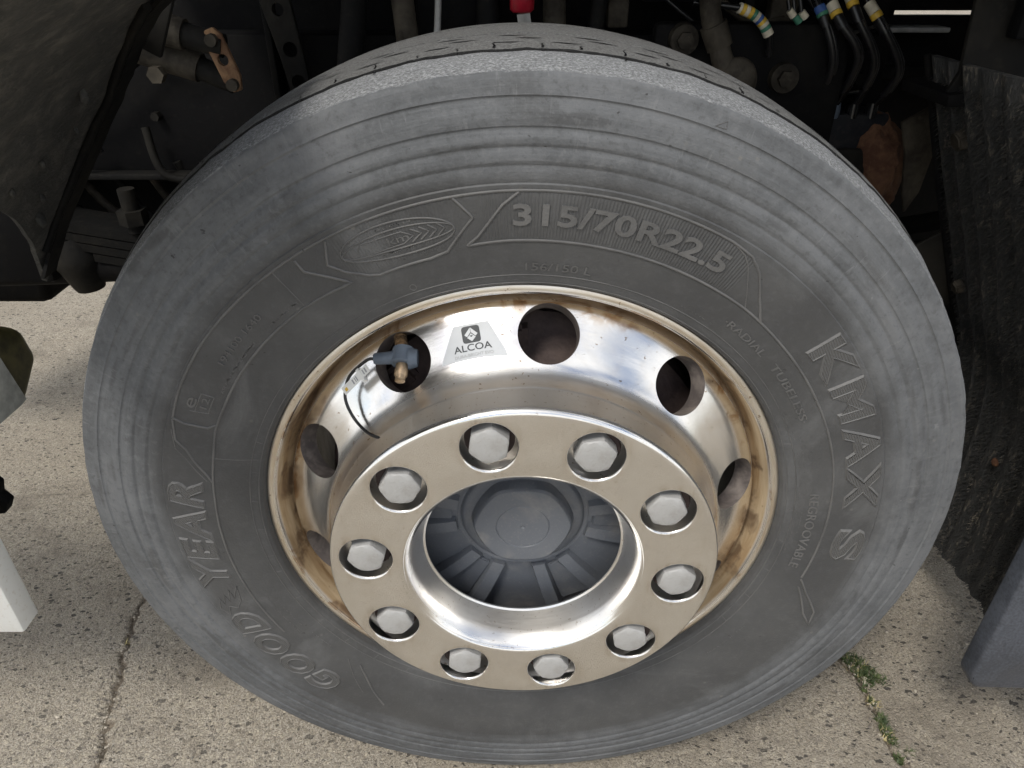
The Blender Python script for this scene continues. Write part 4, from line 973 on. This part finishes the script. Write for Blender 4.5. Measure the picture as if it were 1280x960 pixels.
adopt(tube('fitting_cap', [(.002, .40, 1.085), (.002, .40, 1.020), (.002, .40, 1.003), (.002, .40, .999)], [.016, .018, .0175, .013], M['red'], None, 16, 0), fit)
adopt(tube('fitting_nut', [(.004, .40, .998), (.006, .40, .985)], .011, M['rail'], None, 6, 0), fit)
adopt(tube('fitting_hose', [(.006, .402, .986), (.008, .41, .95), (.006, .43, .86)], .007, M['hose'], None, 10), fit)
elbow = empty('pipe_elbow', (.32, .38, .90), 'dusty brown pipe elbow with a round end above right of the tyre', 'pipe')
adopt(tube('elbow_pipe', [(.262, .38, 1.06), (.272, .38, 1.0), (.284, .38, .975)], [.015, .015, .016], M['pipe'], None, 16, 5), elbow)
adopt(tube('elbow_collar', [(.278, .38, .985), (.292, .38, .955)], [.020, .019], M['pipe'], None, 16, 0), elbow)
adopt(tube('elbow_run', [(.288, .38, .965), (.298, .37, .935), (.315, .36, .915)], [.014, .016, .018], M['pipe'], None, 16, 5), elbow)
bm = bmesh.new(); bmesh.ops.create_uvsphere(bm, u_segments=20, v_segments=12, radius=.030)
for v in bm.verts: v.co = Vector((.318, .36, .912)) + Vector((v.co.x, v.co.y * .6, v.co.z * 1.1))
adopt(bm_obj('elbow_end', bm, M['pipe'], None, smooth=60), elbow)
# air hoses with taped ends running down into a manifold
man = empty('air_manifold', (.53, .44, .80), 'black valve manifold block below the bundle of air hoses', 'valve block')
adopt(box('manifold_block', (.455, .43, .775), (.595, .52, .852), M['manifold'], None, .006), man)
for k, x in enumerate((.475, .505, .535, .565)):
    adopt(tube('hose_socket', [(x, .44, .845), (x, .44, .868)], [.011, .0095], M['bluegrey' if k == 1 else 'hose'], None, 14, 0), man)
adopt(box('manifold_cover', (.44, .42, .70), (.575, .43, .80), M['dark'], None, .006), man)
hose_specs = [
    ([(.430, .42, 1.02), (.447, .40, .985), (.470, .40, .93), (.475, .44, .86)], 'green', 'blue', 'black air hose taped green and blue, leftmost of the bundle'),
    ([(.445, .43, 1.035), (.462, .39, .990), (.502, .39, .94), (.505, .44, .86)], 'yellow', 'cream', 'black air hose with short yellow tape, second of the bundle'),
    ([(.470, .44, 1.05), (.492, .40, .993), (.533, .40, .93), (.535, .44, .86)], 'yellow', 'cream', 'black air hose with yellow ring below a black sleeve, third of the bundle'),
    ([(.490, .44, 1.04), (.528, .40, .985), (.573, .40, .92), (.565, .44, .86)], 'yellow', 'cream', 'black air hose taped cream and yellow, rightmost of the bundle')]
for k, (pts, c1, c2, lab) in enumerate(hose_specs):
    h = empty('air_hose', pts[-1], lab, 'hose', 'bundle of air hoses')
    adopt(tube('hose_run', pts, .0052, M['hose'], None, 12, 10), h)
    sp = spline(pts, 10); i = 7 + k % 2
    adopt(tube('tape_band', [sp[i], sp[i + 1]], .0085, M[c1], None, 14, 0), h); adopt(tube('tape_band', [sp[i - 2], sp[i]], .0082, M[c2], None, 14, 0), h)
    adopt(tube('hose_sleeve', [sp[i + 1], sp[i + 4]], .0078, M['hose'], None, 12, 0), h)
    adopt(tube('hose_twin', [Vector(p) + Vector((.008, .006, 0)) for p in pts], .0036, M['hose'], None, 10, 10), h)
banded = empty('banded_cable', (.35, .39, .98), 'cable wrapped in yellow, green and white bands above right of the tyre', 'cable')
bp = [Vector((.314, .39, 1.006)), Vector((.335, .39, .998)), Vector((.352, .39, .986)), Vector((.364, .39, .970))]; bs_ = spline(bp, 4)
cols = ['cream', 'yellow', 'cream', 'yellow', 'green', 'cream', 'blue', 'yellow', 'cream', 'green', 'cream', 'cream']
for i in range(len(bs_) - 1): adopt(tube('colour_band', [bs_[i], bs_[i].lerp(bs_[i + 1], .93)], .0078, M[cols[i % 12]], None, 12, 0), banded)
adopt(tube('cable_core', [(.25, .40, 1.012), (.314, .39, 1.006)] + bp[1:] + [(.372, .40, .94)], .0045, M['hose'], None, 10), banded)
for k, (x, z, c) in enumerate(((.395, .998, 'cream'), (.405, .990, 'green'), (.413, .996, 'cream'))):
    pc = empty('cable_clip', (x, .40, z), ['small cream clip left of the air hoses', 'small green clip left of the air hoses', 'cream clip touching the leftmost air hose'][k], 'clip')
    adopt(tube('clip_body', [(x - .004, .40, z + .004), (x + .004, .40, z - .004)], [.0052, .0056], M[c], None, 8, 0), pc)
    adopt(tube('clip_lead', [(x - .004, .40, z + .004), (x - .012, .405, z + .04), (x - .01, .41, z + .09)], .0028, M['hose'], None, 8), pc)
cast = empty('rusty_housing', (.60, .42, .72), 'rusty brown cast housing between the tyre and the spray flap', 'casting')
bm = bmesh.new(); bmesh.ops.create_icosphere(bm, subdivisions=4, radius=1)
for v in bm.verts:
    q = v.co.copy(); k = 1 + .28 * mnoise.noise(q * 1.9 + Vector((3, 1, 2))) + .10 * mnoise.noise(q * 6) + .04 * mnoise.noise(q * 15); v.co = Vector((.596 + .046 * q.x * k, .45 + .05 * q.y * k, .765 + .085 * q.z * k - .02 * q.x))
adopt(bm_obj('housing', bm, M['rustcast'], None, smooth=60), cast)
adopt(plate('housing_plate', [(.600, .845), (.650, .875), (.665, .80), (.660, .735), (.645, .700), (.632, .735), (.618, .80)], .40, .408, M['pipe']), cast)
rails = (('crossmember_rail', (.535, .70, .943), (.80, .755, .952), 'rail', 'pale horizontal rail below the bright gap at top right'), ('lower_rail', (.50, .66, .87), (.84, .70, .892), 'dark', 'dark horizontal rail behind the air hoses at right'))
for nm_, lo, hi, mm, lab in rails: tag(box('crossmember', lo, hi, M[mm], None, .003), lab, 'rail')
# unseen rest of the truck, built overhead to darken the wheel arch
body = empty('unseen_truck_body', (0, .9, 1.1), 'unseen truck body and wheel arch above the tyre, shading it', 'truck body')
adopt(box('body_side', (-.62, -.02, 1.36), (2.4, 2.3, 2.9), M['body'], None, .03), body)  # pale and set back so the rim mirrors something bright
adopt(box('arch_rear', (-.62, .50, 1.10), (.62, 2.2, 1.36), M['black'], None, .01), body)
adopt(box('floor_rear', (.62, .62, 1.095), (2.4, 2.2, 1.36), M['black'], None, .01), body)
def arch(t, s): a = -40 + 88 * t; return a, -.02 + .54 * s, .80
adopt(arc_sheet('wheel_arch', .80, arch, .01, M['liner'], None, amp=.002, nY=10), body)
adopt(box('rear_panel', (.80, -.10, .75), (2.4, .60, 1.36), M['body'], None, .02), body)
adopt(box('far_frame', (-.60, 1.45, .45), (.66, 1.55, 1.10), M['black'], None, .01), body)

# ------------------------------------------------------------------ weeds, loose stones
def blades(spots, seed, hmax):
    rr = random.Random(seed); V = []; F = []
    for cx, cy, rad_, n in spots:
        for k in range(n):
            a = rr.uniform(0, 6.283); d = rad_ * math.sqrt(rr.random()); x, y = cx + d * math.cos(a), cy + d * math.sin(a) * 1.2
            th = rr.uniform(0, 6.283); l = rr.uniform(.35, 1) * hmax; w = rr.uniform(.0007, .0019); lean = rr.uniform(.3, 1.1); b = len(V)
            dx, dy = math.cos(th), math.sin(th)
            for q in range(4):
                t = q / 3; px = x + dx * l * lean * t * t; py = y + dy * l * lean * t * t; pz = -.003 + l * t * (1 - .35 * lean * t); ww = w * (1 - t * .92)
                V += [(px - dy * ww, py + dx * ww, pz), (px + dy * ww, py - dx * ww, pz)]
            for q in range(3): F.append((b + 2 * q, b + 2 * q + 1, b + 2 * q + 3, b + 2 * q + 2))
    return V, F
V, F = blades([(.585, .062, .012, 90), (.597, .042, .018, 200), (.610, .026, .016, 150), (.600, .018, .016, 120), (.628, .012, .010, 40), (.592, -.030, .006, 36), (.594, -.062, .009, 110), (.593, -.080, .009, 120), (.596, -.100, .007, 60), (.592, -.128, .007, 60), (.612, -.118, .006, 50), (.590, -.005, .005, 20)], 3, .0120)
gr = mesh_obj('grass', V, F, M['grass']); tag(gr, 'short green weeds growing in the pavement joint below the tyre', 'grass', kind='stuff')
V, F = blades([(.600, .035, .024, 40), (.592, -.03, .012, 24), (.594, -.09, .014, 30), (-.715, .09, .006, 8)], 9, .012)
tag(mesh_obj('dry_grass', V, F, M['dry']), 'pale dry grass bits among the green weeds', 'grass', kind='stuff')
bm = bmesh.new(); bmesh.ops.create_icosphere(bm, subdivisions=1, radius=1); iv = [v.co.copy() for v in bm.verts]; bm.verts.ensure_lookup_table(); ifc = [[v.index for v in f.verts] for f in bm.faces]; bm.free()
V = []; F = []
for k in range(2600):
    if k < 2150: x, y = random.uniform(-1.35, 1.1), random.uniform(-.4, 1.0)
    else:
        q = random.choice(CRACK[4:] if k % 2 else JOINT[4:]); x, y = q[0] + random.gauss(0, .012), q[1] + random.gauss(0, .012)
    s = random.uniform(.0010, .0024) if k % 12 else random.uniform(.0024, .0042); sc = [s * random.uniform(.6, 1.3), s * random.uniform(.6, 1.3), s * random.uniform(.4, .8)]; b = len(V)
    V += [(x + v.x * sc[0] * (1 + random.uniform(-.2, .2)), y + v.y * sc[1], sc[2] * .3 + v.z * sc[2]) for v in iv]; F += [[b + i for i in f] for f in ifc]
tag(mesh_obj('gravel', V, F, M['pebble']), 'fine loose grit scattered on the pavement', 'gravel', kind='stuff')
